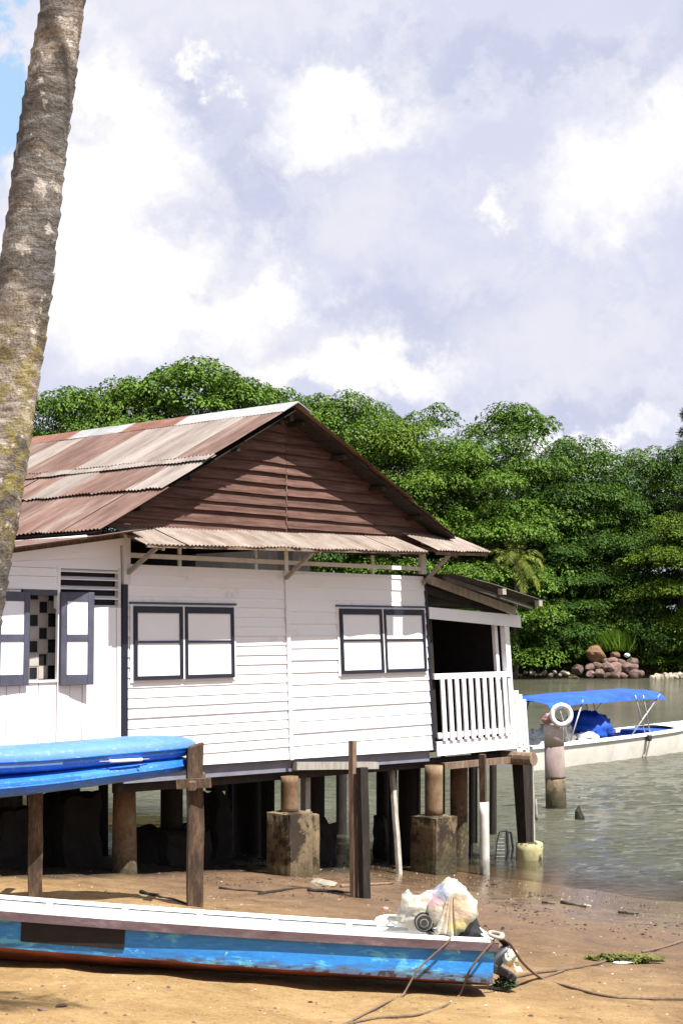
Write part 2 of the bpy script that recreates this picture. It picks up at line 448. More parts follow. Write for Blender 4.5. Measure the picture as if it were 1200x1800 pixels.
def boat_blue():
    m, t, b = new_mat('peeling_blue_boat_paint')
    co = t.new('ShaderNodeTexCoord')
    v = co.outputs['Object']
    s1 = t.mapping(v, (1.0, 1.0, 2.2))
    n1 = t.noise(s1, 1.9, 8, 0.66, 0.4)
    n2 = t.noise(t.mapping(v, (0.8, 1, 3.5)), 7.0, 5, 0.6)
    n3 = t.noise(v, 60.0, 3, 0.6)
    base = t.ramp(t.math('ADD', t.math('MULTIPLY', n2, 0.7), t.math('MULTIPLY', n3, 0.3)), [(0.3, (0.012, 0.14, 0.44)), (0.55, (0.022, 0.215, 0.60)), (0.75, (0.04, 0.29, 0.66))])
    peel = t.sstep(t.math('ADD', t.math('MULTIPLY', n1, 0.72), t.math('MULTIPLY', n2, 0.28)), 0.515, 0.575)
    c = t.mix(t.math('MULTIPLY', peel, 0.85), base, (0.10, 0.42, 0.62))
    chip = t.sstep(t.math('ADD', t.math('MULTIPLY', n1, 0.4), t.math('MULTIPLY', t.noise(v, 16.0, 4, 0.6), 0.6)), 0.60, 0.645)
    c = t.mix(chip, c, (0.36, 0.60, 0.66))
    # scuffed, muddy band along the lower edge of the strakes
    sep = t.new('ShaderNodeSeparateXYZ'); t.l.new(v, sep.inputs[0])
    low = t.math('ADD', sep.outputs['Z'], t.math('MULTIPLY', t.math('SUBTRACT', n2, 0.5), 0.30))
    mud = t.sstep(low, 0.24, 0.14)
    c = t.mix(t.math('MULTIPLY', mud, 0.8), c, (0.085, 0.085, 0.085))
    worn = t.math('MULTIPLY', t.sstep(low, 0.17, 0.13), t.sstep(t.noise(v, 9.0, 3, 0.6), 0.47, 0.53))
    c = t.mix(worn, c, (0.03, 0.02, 0.02))
    t.put(b.inputs['Base Color'], c)
    b.inputs['Roughness'].default_value = 0.5
    bump(t, b, t.math('ADD', peel, t.math('MULTIPLY', n3, 0.5)), 0.25, 0.004)
    return m


def hull_red():
    m, t, b = new_mat('red_antifouling')
    co = t.new('ShaderNodeTexCoord'); v = co.outputs['Object']
    n1 = t.noise(t.mapping(v, (0.6, 1, 2)), 4.0, 7, 0.65)
    c = t.ramp(n1, [(0.3, (0.045, 0.020, 0.016)), (0.48, (0.17, 0.045, 0.026)), (0.62, (0.32, 0.085, 0.05)), (0.78, (0.40, 0.17, 0.12))])
    t.put(b.inputs['Base Color'], c)
    b.inputs['Roughness'].default_value = 0.7
    bump(t, b, n1, 0.4, 0.006)
    return m


def kayak_blue(name, lo, hi):
    m, t, b = new_mat(name)
    co = t.new('ShaderNodeTexCoord'); v = co.outputs['Object']
    n1 = t.noise(v, 2.5, 6, 0.6); n2 = t.noise(v, 70.0, 3, 0.6)
    c = t.ramp(t.math('ADD', t.math('MULTIPLY', n1, 0.8), t.math('MULTIPLY', n2, 0.2)), [(0.3, lo), (0.7, hi)])
    t.put(b.inputs['Base Color'], c)
    sc = t.math('MULTIPLY', t.sstep(t.noise(t.mapping(v, (1.2, 6, 14), (0, 0.05, 0.2)), 3.0, 6, 0.7), 0.56, 0.68), 0.45)
    c = t.mix(sc, c, (0.36, 0.44, 0.58))
    t.put(b.inputs['Base Color'], c)
    b.inputs['Roughness'].default_value = 0.42
    b.inputs['Specular IOR Level'].default_value = 0.55
    bump(t, b, n2, 0.08, 0.003)
    return m


def bag_mat():
    m, t, b = new_mat('printed_plastic_bag')
    co = t.new('ShaderNodeTexCoord'); v = co.outputs['Object']
    n = t.noise(v, 14.0, 4, 0.6)
    w = t.vec('ADD', v, t.vec('SCALE', t.vec('SUBTRACT', t.noise(v, 5.0, 4, 0.6, 0, 'Color'), (0.5, 0.5, 0.5)), None, 0.16))
    base = t.ramp(n, [(0.3, (0.33, 0.31, 0.23)), (0.6, (0.50, 0.48, 0.41))])
    def patch(c, r, col, amt, src):
        nonlocal base
        d = t.vec('LENGTH', t.vec('MULTIPLY', t.vec('SUBTRACT', w, c), r))
        k = t.math('MULTIPLY', t.sstep(d, 1.0, 0.72), amt)
        base = t.mix(k, src, col)
        return base
    patch((0.11, -0.18, 0.02), (6, 2, 5.5), (0.50, 0.36, 0.24), 0.7, base)       # orange print
    patch((0.15, -0.15, -0.11), (6.0, 2, 13.0), (0.50, 0.43, 0.12), 0.6, base)     # yellow foot
    patch((-0.03, -0.1, 0.19), (10, 2, 11.0), (0.20, 0.25, 0.40), 0.65, base)       # blue crown
    patch((-0.10, -0.15, 0.12), (12, 2, 13.0), (0.44, 0.22, 0.25), 0.6, base)      # pink letters
    t.put(b.inputs['Base Color'], base)
    b.inputs['Roughness'].default_value = 0.35
    b.inputs['Specular IOR Level'].default_value = 0.5
    vo = t.new('ShaderNodeTexVoronoi', feature='F1'); t.put(vo.inputs['Vector'], t.vec('ADD', v, t.vec('SCALE', t.noise(v, 8.0, 3, 0.6, 0, 'Color'), None, 0.12))); vo.inputs['Scale'].default_value = 11.0
    bump(t, b, t.math('ADD', vo.outputs['Distance'], t.math('MULTIPLY', t.noise(v, 18.0, 5, 0.6, 1.2), 0.9)), 0.42, 0.025)
    return m


def palm_bark():
    m, t, b = new_mat('ringed_palm_bark')
    co = t.new('ShaderNodeTexCoord'); v = co.outputs['Object']
    wob = t.vec('ADD', v, t.vec('SCALE', t.vec('SUBTRACT', t.noise(v, 5.0, 4, 0.6, 0, 'Color'), (0.5, 0.5, 0.5)), None, 0.10))
    broad = t.noise(t.mapping(wob, (1.1, 1.1, 1.0)), 1.9, 5, 0.6)
    fibre = t.noise(t.mapping(wob, (5, 5, 22)), 2.4, 5, 0.65)
    fine = t.noise(t.mapping(v, (30, 30, 14)), 3.0, 4, 0.6)
    lich = t.noise(t.mapping(v, (3, 3, 3.0)), 3.2, 6, 0.66)
    f = t.math('ADD', t.math('MULTIPLY', fibre, 0.55), t.math('MULTIPLY', fine, 0.45))
    c = t.ramp(f, [(0.30, (0.085, 0.068, 0.056)), (0.44, (0.22, 0.185, 0.155)), (0.56, (0.36, 0.31, 0.265)), (0.72, (0.52, 0.46, 0.40))])
    dark = t.sstep(broad, 0.43, 0.54)
    c = t.mix(t.math('MULTIPLY', dark, 0.82), c, t.ramp(f, [(0.3, (0.036, 0.033, 0.034)), (0.7, (0.115, 0.105, 0.095))]))
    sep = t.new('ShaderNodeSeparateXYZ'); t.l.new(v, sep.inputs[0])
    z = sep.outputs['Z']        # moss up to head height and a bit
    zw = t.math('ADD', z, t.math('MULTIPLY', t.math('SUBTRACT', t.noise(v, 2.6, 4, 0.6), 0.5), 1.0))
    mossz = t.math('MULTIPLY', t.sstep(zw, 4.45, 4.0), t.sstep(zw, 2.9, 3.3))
    dark_zones = t.math('ADD', t.math('MULTIPLY', t.sstep(zw, 4.25, 4.5), t.sstep(zw, 5.45, 5.1)), t.sstep(zw, 3.25, 2.95))  # darker zones at two heights of the trunk, edges broken by noise
    dark_zones = t.math('MULTIPLY', dark_zones, t.sstep(t.noise(t.mapping(v, (2, 2, 3)), 2.6, 5, 0.65), 0.34, 0.52))
    c = t.mix(t.math('MULTIPLY', dark_zones, 0.72, None, True), c, t.ramp(f, [(0.3, (0.040, 0.039, 0.040)), (0.7, (0.165, 0.158, 0.148))]))
    mm = t.math('MULTIPLY', t.sstep(lich, 0.44, 0.58), mossz)
    c = t.mix(t.math('MULTIPLY', mm, 0.8), c, t.ramp(f, [(0.3, (0.13, 0.105, 0.025)), (0.7, (0.36, 0.31, 0.11))]))
    lm = t.math('MULTIPLY', t.sstep(t.noise(v, 9.0, 5, 0.65), 0.57, 0.63), 0.6)
    c = t.mix(lm, c, (0.56, 0.50, 0.44))
    t.put(b.inputs['Base Color'], c)
    b.inputs['Roughness'].default_value = 0.9
    b.inputs['Specular IOR Level'].default_value = 0.15
    bump(t, b, f, 0.9, 0.03)
    return m


def leaf_mat(name, lo, mid, hi, trans=0.13, scale=0.9):
    m, t, b = new_mat(name)
    geo = t.new('ShaderNodeNewGeometry')
    co = t.new('ShaderNodeTexCoord')
    oi = t.new('ShaderNodeObjectInfo')
    n = t.noise(co.outputs['Object'], scale, 3, 0.6)
    f = t.math('ADD', t.math('MULTIPLY', n, 0.55), t.math('MULTIPLY', geo.outputs['Random Per Island'], 0.26))
    f = t.math('ADD', f, 0.07)
    f = t.math('ADD', f, t.math('MULTIPLY', t.math('SUBTRACT', oi.outputs['Random'], 0.5), 0.12))
    c = t.ramp(f, [(0.28, lo), (0.5, mid), (0.74, hi)])
    t.put(b.inputs['Base Color'], c)
    b.inputs['Roughness'].default_value = 0.6
    b.inputs['Specular IOR Level'].default_value = 0.12
    tr = t.new('ShaderNodeBsdfTranslucent')
    t.put(tr.inputs['Color'], t.mix(0.5, c, (0.12, 0.22, 0.02)))
    mx = t.new('ShaderNodeMixShader')
    mx.inputs[0].default_value = trans
    t.l.new(b.outputs[0], mx.inputs[1]); t.l.new(tr.outputs[0], mx.inputs[2])
    t.l.new(mx.outputs[0], t.n['Material Output'].inputs[0])
    return m


def sand_mat():
    m, t, b = new_mat('beach_sand')
    geo = t.new('ShaderNodeNewGeometry')
    v = geo.outputs['Position']
    sep = t.new('ShaderNodeSeparateXYZ'); t.l.new(v, sep.inputs[0])
    n0 = t.noise(v, 0.35, 5, 0.6)
    n1 = t.noise(v, 1.7, 7, 0.65, 0.3)
    n2 = t.noise(v, 13.0, 6, 0.7)
    n3 = t.noise(v, 120.0, 3, 0.7)
    n4 = t.noise(v, 42.0, 4, 0.75)
    grain = t.math('ADD', t.math('MULTIPLY', n2, 0.40), t.math('MULTIPLY', n4, 0.60))
    grain = t.math('ADD', t.math('MULTIPLY', t.math('SUBTRACT', grain, 0.5), 1.5), 0.5)
    dry = t.ramp(t.math('ADD', t.math('MULTIPLY', n1, 0.5), t.math('MULTIPLY', grain, 0.5)),
                 [(0.33, (0.165, 0.098, 0.038)), (0.48, (0.275, 0.175, 0.076)), (0.60, (0.35, 0.235, 0.112)), (0.72, (0.46, 0.335, 0.185))])
    damp = t.ramp(t.math('ADD', t.math('MULTIPLY', n1, 0.5), t.math('MULTIPLY', grain, 0.5)),
                  [(0.33, (0.062, 0.036, 0.020)), (0.48, (0.125, 0.076, 0.043)), (0.62, (0.185, 0.118, 0.070)), (0.74, (0.27, 0.19, 0.12))])
    z = t.math('ADD', sep.outputs['Z'], t.math('MULTIPLY', t.math('SUBTRACT', t.math('ADD', t.math('MULTIPLY', n0, 0.6), t.math('MULTIPLY', n1, 0.4)), 0.5), 0.55))
    wet = t.sstep(z, 1.25, 0.62)
    c = t.mix(wet, dry, damp)
    # shade of the house and damp put into the sand colour beyond its front piles
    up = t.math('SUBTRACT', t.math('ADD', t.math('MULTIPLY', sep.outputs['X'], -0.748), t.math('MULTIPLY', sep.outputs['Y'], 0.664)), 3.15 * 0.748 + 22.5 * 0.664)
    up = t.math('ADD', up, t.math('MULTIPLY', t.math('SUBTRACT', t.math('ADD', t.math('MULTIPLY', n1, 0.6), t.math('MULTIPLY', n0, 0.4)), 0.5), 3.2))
    shade_damp = t.math('MULTIPLY', t.sstep(up, 0.2, 1.0), t.sstep(sep.outputs['Z'], -0.1, 0.15))
    c = t.mix(t.math('MULTIPLY', shade_damp, 0.88), c, t.ramp(grain, [(0.3, (0.010, 0.008, 0.006)), (0.6, (0.034, 0.026, 0.019)), (0.8, (0.085, 0.066, 0.048))]))
    # rusty and dark patches, bits of weed
    sp = t.sstep(t.noise(v, 5.0, 7, 0.72), 0.60, 0.68)
    c = t.mix(t.math('MULTIPLY', sp, 0.55), c, (0.085, 0.050, 0.028))
    weed = t.math('MULTIPLY', t.sstep(n1, 0.53, 0.64), t.math('MULTIPLY', t.sstep(z, 0.60, 0.34), t.sstep(z, 0.05, 0.2)))
    c = t.mix(t.math('MULTIPLY', weed, 0.55), c, (0.10, 0.088, 0.028))
    pale = t.sstep(n3, 0.68, 0.76)
    c = t.mix(t.math('MULTIPLY', pale, 0.6), c, (0.62, 0.52, 0.40))
    t.put(b.inputs['Base Color'], c)
    film = t.sstep(t.math('ADD', sep.outputs['Z'], t.math('MULTIPLY', t.math('SUBTRACT', n1, 0.5), 0.9)), 0.72, 0.16)
    r = t.math('SUBTRACT', 0.9, t.math('MULTIPLY', wet, 0.18))
    r = t.math('SUBTRACT', r, t.math('MULTIPLY', film, 0.62))
    t.put(b.inputs['Roughness'], r)
    t.put(b.inputs['Specular IOR Level'], t.math('ADD', 0.15, t.math('MULTIPLY', film, 0.4)))
    h = t.math('ADD', t.math('MULTIPLY', n2, 0.7), t.math('MULTIPLY', n3, 0.25))
    vo = t.new('ShaderNodeTexVoronoi', feature='SMOOTH_F1'); t.put(vo.inputs['Vector'], v); vo.inputs['Scale'].default_value = 3.2
    h = t.math('ADD', h, t.math('MULTIPLY', vo.outputs['Distance'], 0.9))
    h = t.math('ADD', h, t.math('MULTIPLY', n1, 1.0))
    h = t.math('ADD', h, t.math('MULTIPLY', n4, 0.5))
    nb = t.new('ShaderNodeBump')
    nb.inputs['Distance'].default_value = 0.035
    t.put(nb.inputs['Strength'], t.math('SUBTRACT', 0.75, t.math('MULTIPLY', film, 0.66)))
    t.put(nb.inputs['Height'], h)
    t.l.new(nb.outputs[0], b.inputs['Normal'])
    return m


def water_mat():
    m, t, b = new_mat('murky_tidal_water')
    geo = t.new('ShaderNodeNewGeometry')
    v = geo.outputs['Position']
    sep = t.new('ShaderNodeSeparateXYZ'); t.l.new(v, sep.inputs[0])
    # distance offshore from the 45 degree water line
    tt = t.math('SUBTRACT', t.math('ADD', t.math('MULTIPLY', sep.outputs['X'], 0.697), t.math('MULTIPLY', sep.outputs['Y'], 0.717)), 2.7 * 0.697 + 28.06 * 0.717)
    murk = t.sstep(tt, -0.3, 5.0)
    n0 = t.noise(v, 0.12, 3, 0.5)
    c = t.ramp(n0, [(0.35, (0.062, 0.062, 0.038)), (0.65, (0.100, 0.099, 0.066))])
    t.put(b.inputs['Base Color'], c)
    b.inputs['Roughness'].default_value = 0.07
    b.inputs['IOR'].default_value = 1.33
    b.inputs['Specular IOR Level'].default_value = 0.5
    v1 = t.mapping(v, (1.0, 1.5, 1.0), (0, 0, 0.35))
    w1 = t.noise(v1, 0.9, 5, 0.6, 0.6)
    w2 = t.noise(v1, 3.3, 5, 0.62, 0.5)
    h = t.math('ADD', t.math('MULTIPLY', w1, 0.75), t.math('MULTIPLY', w2, 0.35))
    nb = t.new('ShaderNodeBump')
    nb.inputs['Distance'].default_value = 0.30
    t.put(nb.inputs['Strength'], t.math('ADD', 0.06, t.math('MULTIPLY', t.sstep(tt, 0.3, 6.0), 0.9)))
    t.put(nb.inputs['Height'], h)
    t.l.new(nb.outputs[0], b.inputs['Normal'])
    tp = t.new('ShaderNodeBsdfTransparent')
    gl = t.new('ShaderNodeBsdfGlossy'); gl.inputs['Roughness'].default_value = 0.04
    t.l.new(nb.outputs[0], gl.inputs['Normal'])
    fr = t.new('ShaderNodeFresnel'); fr.inputs[0].default_value = 1.33
    t.l.new(nb.outputs[0], fr.inputs['Normal'])
    thin = t.new('ShaderNodeMixShader')
    t.l.new(fr.outputs[0], thin.inputs[0]); t.l.new(tp.outputs[0], thin.inputs[1]); t.l.new(gl.outputs[0], thin.inputs[2])
    mx = t.new('ShaderNodeMixShader')
    t.put(mx.inputs[0], murk)
    t.l.new(thin.outputs[0], mx.inputs[1]); t.l.new(b.outputs[0], mx.inputs[2])
    t.l.new(mx.outputs[0], t.n['Material Output'].inputs[0])
    return m


MT['boat_blue'] = boat_blue(); MT['hull_red'] = hull_red()
MT['kayak_top'] = kayak_blue('sheen_pale_kayak_plastic', (0.065, 0.165, 0.46), (0.10, 0.22, 0.54))  # sun sheen on the upper deck put into a paler blue
MT['kayak_low'] = kayak_blue('deep_blue_kayak_plastic', (0.010, 0.10, 0.50), (0.020, 0.17, 0.66))
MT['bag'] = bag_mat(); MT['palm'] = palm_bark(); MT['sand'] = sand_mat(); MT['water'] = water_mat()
MT['leaf'] = leaf_mat('broad_leaf_green', (0.024, 0.052, 0.007), (0.078, 0.145, 0.015), (0.150, 0.235, 0.032))
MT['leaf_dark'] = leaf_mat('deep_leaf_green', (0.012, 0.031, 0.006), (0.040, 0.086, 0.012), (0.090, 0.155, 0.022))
MT['leaf_light'] = leaf_mat('fresh_leaf_green', (0.034, 0.066, 0.007), (0.092, 0.152, 0.014), (0.155, 0.228, 0.028))
MT['frond'] = leaf_mat('palm_frond_green', (0.07, 0.095, 0.016), (0.16, 0.185, 0.030), (0.28, 0.27, 0.06), 0.25, 0.5)
MT['needle'] = leaf_mat('grey_green_needles', (0.045, 0.060, 0.040), (0.09, 0.11, 0.075), (0.15, 0.17, 0.12), 0.2, 0.5)
MT['grass'] = leaf_mat('bright_shore_grass', (0.06, 0.12, 0.012), (0.115, 0.21, 0.02), (0.17, 0.27, 0.035), 0.35, 0.6)
MT['soil'] = weathered('far_shore_soil', [(0.3, (0.030, 0.026, 0.016)), (0.6, (0.075, 0.062, 0.036)), (0.8, (0.14, 0.105, 0.06))], 0.6, (1, 1, 1), 0.95, 0.6, 0.1, 0.0, 6)

# ------------------------------------------------------------------ setting: beach, water, far shore
def graded(lo, hi, step, far_lo, far_hi, g=1.16):
    a = list(np.arange(lo, hi + 1e-6, step))
    s = step; x = hi; up = []
    while x < far_hi:
        s *= g; x = min(far_hi, x + s); up.append(x)
    s = step; x = lo; dn = []
    while x > far_lo:
        s *= g; x = max(far_lo, x - s); dn.append(x)
    return dn[::-1] + a + up


def sheet(name, xs, ys, fz, mat):
    nx, ny = len(xs), len(ys)
    v = [(x, y, fz(x, y)) for y in ys for x in xs]
    f = [(j * nx + i, j * nx + i + 1, (j + 1) * nx + i + 1, (j + 1) * nx + i) for j in range(ny - 1) for i in range(nx - 1)]
    me = bpy.data.meshes.new(name); me.from_pydata(v, [], f)
    for p in me.polygons: p.use_smooth = True
    me.materials.append(mat)
    return structure(link(name, me))


def land_z(x, y):
    if y < 60: return ground_z(x, y) if shore_t(x, y) < 34 else ground_z(x, y, False)
    return -1.6
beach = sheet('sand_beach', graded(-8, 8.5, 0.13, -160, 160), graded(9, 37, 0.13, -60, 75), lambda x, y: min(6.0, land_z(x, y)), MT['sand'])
beach['label'] = 'orange brown sand beach sloping to the water'


def water_z(x, y):
    t = -shore_t(x, y)
    k = min(1.0, max(0.0, (t - 0.2) / 4.0))
    if y > 75 or abs(x) > 40: return 0.0
    f = min(1.0, max(0.0, (75 - y) / 20.0)) * min(1, max(0, (40 - abs(x)) / 15))
    a = mnoise.noise((x * 0.9 + y * 0.2, y * 1.5, 3.0)) * 0.045 + mnoise.noise((x * 2.2, y * 3.4 - x * 0.5, 7.0)) * 0.028
    return a * k * f
water = sheet('sea_water', graded(-9, 14, 0.16, -2600, 2600), graded(23, 60, 0.16, 12, 152, 1.1), water_z, MT['water'])
water['label'] = 'rippled green tidal water between the beach and the far shore'

SHORE = 140.0
def far_z(x, y):
    e = y - SHORE - 1.2 * mnoise.noise((x * 0.12, 3.0, 0))
    z = -1.6 + 0.55 * e if e < 5 else 1.15 + 0.09 * (e - 5)
    return min(z, 5.5) + 0.35 * mnoise.noise((x * 0.4, y * 0.4, 5.0))
far = sheet('far_shore', graded(-60, 70, 1.4, -2600, 2600, 1.25), graded(137, 182, 1.2, 135, 4200, 1.3), far_z, MT['soil'])
far['label'] = 'dark wooded shore across the water'

# ------------------------------------------------------------------ the stilt house.  local x: along the gable wall, y: into the house, z: up
HO = Vector((-3.15, 22.5, 0)); UX = Vector((0.664, 0.748, 0)); HA = math.atan2(0.748, 0.664)
house = thing('stilt_house', 'white boarded stilt house with brown gable and rusty iron roof above the beach', 'house', HO, HA)
def lean(u, y, z): return (u - 0.0115 * u * (z - 2.4), y, z)     # the old house leans a little
def px_u(px, z=2.4, y=0.0):                                       # wall station seen at photo column px
    k = (px - 600) / FPX
    ox = HO.x - 0.748 * y; oy = HO.y + 0.664 * y
    u = (k * oy - ox) / (0.664 - k * 0.748)
    return u / (1 - 0.0115 * (z - 2.4))
rn = random.Random(11)


def hb(mb, name, mat, parent, **kw):
    return mb.build(name, mat, parent, xf=kw.pop('xf', lean), **kw)


def clapboards(parent, u0, u1, z0, z1, pitch, y, mat, name='plank', top=None, bot=None):
    """overlapping boards, each one an object"""
    z = z0; i = 0
    while z < z1 - 0.02:
        zt = min(z + pitch, z1)
        a, b = u0, u1
        j = rn.uniform(-0.004, 0.004)
        zb = z if (bot is None or i > 0) else None
        zl = bot(a) if zb is None else z + rn.uniform(-0.003, 0.003)
        zr = bot(b) if zb is None else z + rn.uniform(-0.003, 0.003)
        ov = 0.012
        m = MB().hexa([(a, y - 0.028 - j, zl), (b, y - 0.028 - j, zr), (b, y, zr), (a, y, zl),
                       (a, y - 0.008 - j, zt + ov), (b, y - 0.008 - j, zt + ov), (b, y + 0.006, zt + ov), (a, y + 0.006, zt + ov)])
        hb(m, name, mat, parent)
        z = zt; i += 1


UMID = px_u(509); UR = 7.2
sag = lambda u: 2.45 - 0.018 * u
# backing wall behind the boards: gives them something to be nailed to and shuts the rooms
fw = hb(MB().box(0.0, UR, 0.012, 0.05, 2.45, 5.46), 'front_wall', MT['white'], house)
clapboards(fw, 0.0, UMID, 2.45, 5.45, 0.15, 0.0, MT['white'], bot=sag)
clapboards(fw, UMID, UR, 2.40, 5.45, 0.20, -0.004, MT['white'], bot=sag)
# battens and the dark corner strip
hb(MB().box(UMID - 0.035, UMID + 0.035, -0.062, -0.034, sag(UMID) - 0.01, 6.02), 'batten', MT['white'], fw)
hb(MB().box(UR, UR + 0.05, -0.05, 0.06, 2.30, 5.5), 'batten', MT['navy'], fw)
hb(MB().box(-0.115, -0.01, -0.055, 0.05, 3.0 - 0.7, 5.16), 'corner_strip', MT['navy'], house)
hb(MB().box(-0.085, 0.045, -0.05, 0.06, 5.165, 6.05), 'corner_post', MT['trim'], house)
hb(MB().box(UR - 0.06, UR + 0.06, -0.05, 0.05, 5.50, 6.10), 'corner_post', MT['trim'], house)
hb(MB().box(0.0, UR, 0.055, 0.11, 2.22, 2.42), 'skirting', MT['skirt'], house, xf=lambda u, y, z: lean(u, y, z - 0.018 * max(u, 0) + 0.02))
# vent band under the awning
vb = MB()
vb.box(0.05, UR - 0.07, -0.03, 0.03, 5.56, 5.63)
hb(vb, 'vent_rail', MT['trim'], house)
hb(MB().box(0.05, UR - 0.07, 0.0, 0.06, 5.80, 5.92), 'vent_rail', MT['timber_dark'], house)
for px in (316, 450, 655):
    u = px_u(px, 5.6)
    hb(MB().box(u - 0.028, u + 0.028, -0.012, 0.022, 5.465, 5.555), 'vent_stud', MT['trim'], house)
    hb(MB().box(u - 0.028, u + 0.028, -0.012, 0.022, 5.635, 5.79), 'vent_stud', MT['trim'], house)

# interior shell: floor, ceiling edge, back walls, partitions (dark bare timber)
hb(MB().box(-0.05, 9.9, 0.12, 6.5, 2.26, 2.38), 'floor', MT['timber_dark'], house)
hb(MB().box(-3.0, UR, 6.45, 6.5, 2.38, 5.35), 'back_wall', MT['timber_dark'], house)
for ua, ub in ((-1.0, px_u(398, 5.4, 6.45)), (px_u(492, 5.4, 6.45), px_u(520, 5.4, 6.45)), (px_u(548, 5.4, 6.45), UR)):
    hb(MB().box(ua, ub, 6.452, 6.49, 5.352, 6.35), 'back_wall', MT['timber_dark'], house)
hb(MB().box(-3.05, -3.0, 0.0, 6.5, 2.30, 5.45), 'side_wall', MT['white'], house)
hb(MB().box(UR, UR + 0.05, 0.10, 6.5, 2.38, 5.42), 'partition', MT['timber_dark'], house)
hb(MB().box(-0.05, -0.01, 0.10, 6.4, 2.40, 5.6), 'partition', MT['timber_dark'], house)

hb(MB().box(-3.0, -0.06, 0.06, 6.5, 2.46, 2.54), 'floor', MT['timber_dark'], house)
# ---- windows: two pairs of framed panels
def window_pair(px0, pxm, px1, zt, zb):
    u0, u1 = px_u(px0, 4.3), px_u(px1, 4.3); um = px_u(pxm, 4.3)
    w = hb(MB().box(u0 - 0.05, u1 + 0.06, -0.045, -0.030, zb - 0.035, zt + 0.03), 'window', MT['white'], house)
    t = MB()
    t.box(u0 - 0.07, u1 + 0.08, -0.066, -0.034, zt + 0.032, zt + 0.062)
    hb(t, 'lintel_strip', MT['navy_light'], w)
    for a, b in ((u0, um - 0.022), (um + 0.022, u1)):
        F = 0.06; fr = MB(); zm = zb + (zt - zb) * 0.515
        fr.box(a, a + F, -0.082, -0.046, zb, zt); fr.box(b - F, b, -0.082, -0.046, zb, zt)
        fr.box(a + F, b - F, -0.081, -0.046, zt - 0.10, zt); fr.box(a + F, b - F, -0.081, -0.046, zb, zb + F)
        fr.box(a + F, b - F, -0.078, -0.046, zm - 0.018, zm + 0.018)
        hb(fr, 'frame', MT['navy'], w)
        hb(MB().box(a + F, b - F, -0.060, -0.047, zb + F, zm - 0.018), 'pane', MT['panel'], w)
        hb(MB().box(a + F, b - F, -0.060, -0.047, zm + 0.018, zt - 0.10), 'pane', MT['panel'], w)
    hb(MB().box(um - 0.02, um + 0.02, -0.072, -0.046, zb, zt), 'mullion', MT['white'], w)
window_pair(231, 318, 406, 4.85, 3.755)
window_pair(594, 669, 742, 4.86, 3.75)

# ---- left lean-to: board-and-batten wall with a shuttered opening and a louvre
lw = hb(MB().box(-3.0, -0.115, 0.020, 0.05, 2.50, 3.78), 'left_wall', MT['white'], house)
UO0, UO1 = px_u(44, 4.4), px_u(98, 4.4)         # window opening
UL0, UL1 = px_u(104, 5.0), px_u(206, 5.0)       # louvre
u = -3.0
cuts = [-3.0]
while u < -0.13:
    u += rn.uniform(0.20, 0.34); cuts.append(min(u, -0.12))
for a, b in zip(cuts[:-1], cuts[1:]):
    if b - a < 0.03: continue
    segs = []
    # board runs, cut round the openings
    if b > UO0 and a < UO1: segs = [(2.48, 3.80)]
    elif b > UL0 and a < UL1: segs = [(2.48, 4.82)]
    else: segs = [(2.48, 5.05)]
    for z0, z1 in segs:
        hb(MB().box(a + 0.007, b - 0.007, -0.024 - rn.uniform(0, 0.010), 0.018, z0, z1), 'plank', MT['white'], lw)
# upper boards run across and are cut to the slope of the lean-to roof
ztop = lambda u: 5.84 + 0.145 * (u + 0.1)
def upper(a, b, z0, z1a, z1b, yy=0.0):
    hb(MB().hexa([(a, yy - 0.024, z0), (b, yy - 0.024, z0), (b, yy + 0.02, z0), (a, yy + 0.02, z0), (a, yy - 0.012, z1a), (b, yy - 0.012, z1b), (b, yy + 0.02, z1b), (a, yy + 0.02, z1a)]), 'plank', MT['white'], lw)
upper(-3.0, UL0, 5.06, 5.24, 5.24, -0.002); upper(-3.0, UL0, 5.245, 5.36, 5.36)
upper(-3.0, -0.12, 5.365, 5.365 + 0.02, 5.56); upper(-3.0, -0.12, 5.40, ztop(-3.0) - 0.02, ztop(-0.12) - 0.02, 0.008)
hb(MB().hexa([(-3.1, -0.07, ztop(-3.1) - 0.13), (-0.09, -0.07, ztop(-0.09) - 0.10), (-0.09, -0.03, ztop(-0.09) - 0.10), (-3.1, -0.03, ztop(-3.1) - 0.13),
              (-3.1, -0.07, ztop(-3.1)), (-0.09, -0.07, ztop(-0.09)), (-0.09, -0.03, ztop(-0.09)), (-3.1, -0.03, ztop(-3.1))]), 'fascia', MT['white'], lw)
# louvre: black sheet standing in for the dark gap behind thin white slats
lv = hb(MB().box(UL0, UL1, 0.07, 0.09, 4.80, 5.36), 'louvre', MT['black_paint_and_shade'], house)
for z in (4.83, 4.965, 5.10, 5.235, 5.345):
    hb(MB().hexa([(UL0, -0.03, z - 0.028), (UL1, -0.03, z - 0.028), (UL1, 0.05, z + 0.012), (UL0, 0.05, z + 0.012),
                  (UL0, -0.03, z - 0.014), (UL1, -0.03, z - 0.014), (UL1, 0.05, z + 0.026), (UL0, 0.05, z + 0.026)]), 'slat', MT['white'], lv)
hb(MB().box(UL0 - 0.05, UL0, -0.035, 0.05, 4.80, 5.40), 'jamb', MT['white'], lv)
hb(MB().box(UL1, UL1 + 0.05, -0.03, 0.05, 4.80, 5.40), 'jamb', MT['trim'], lv)
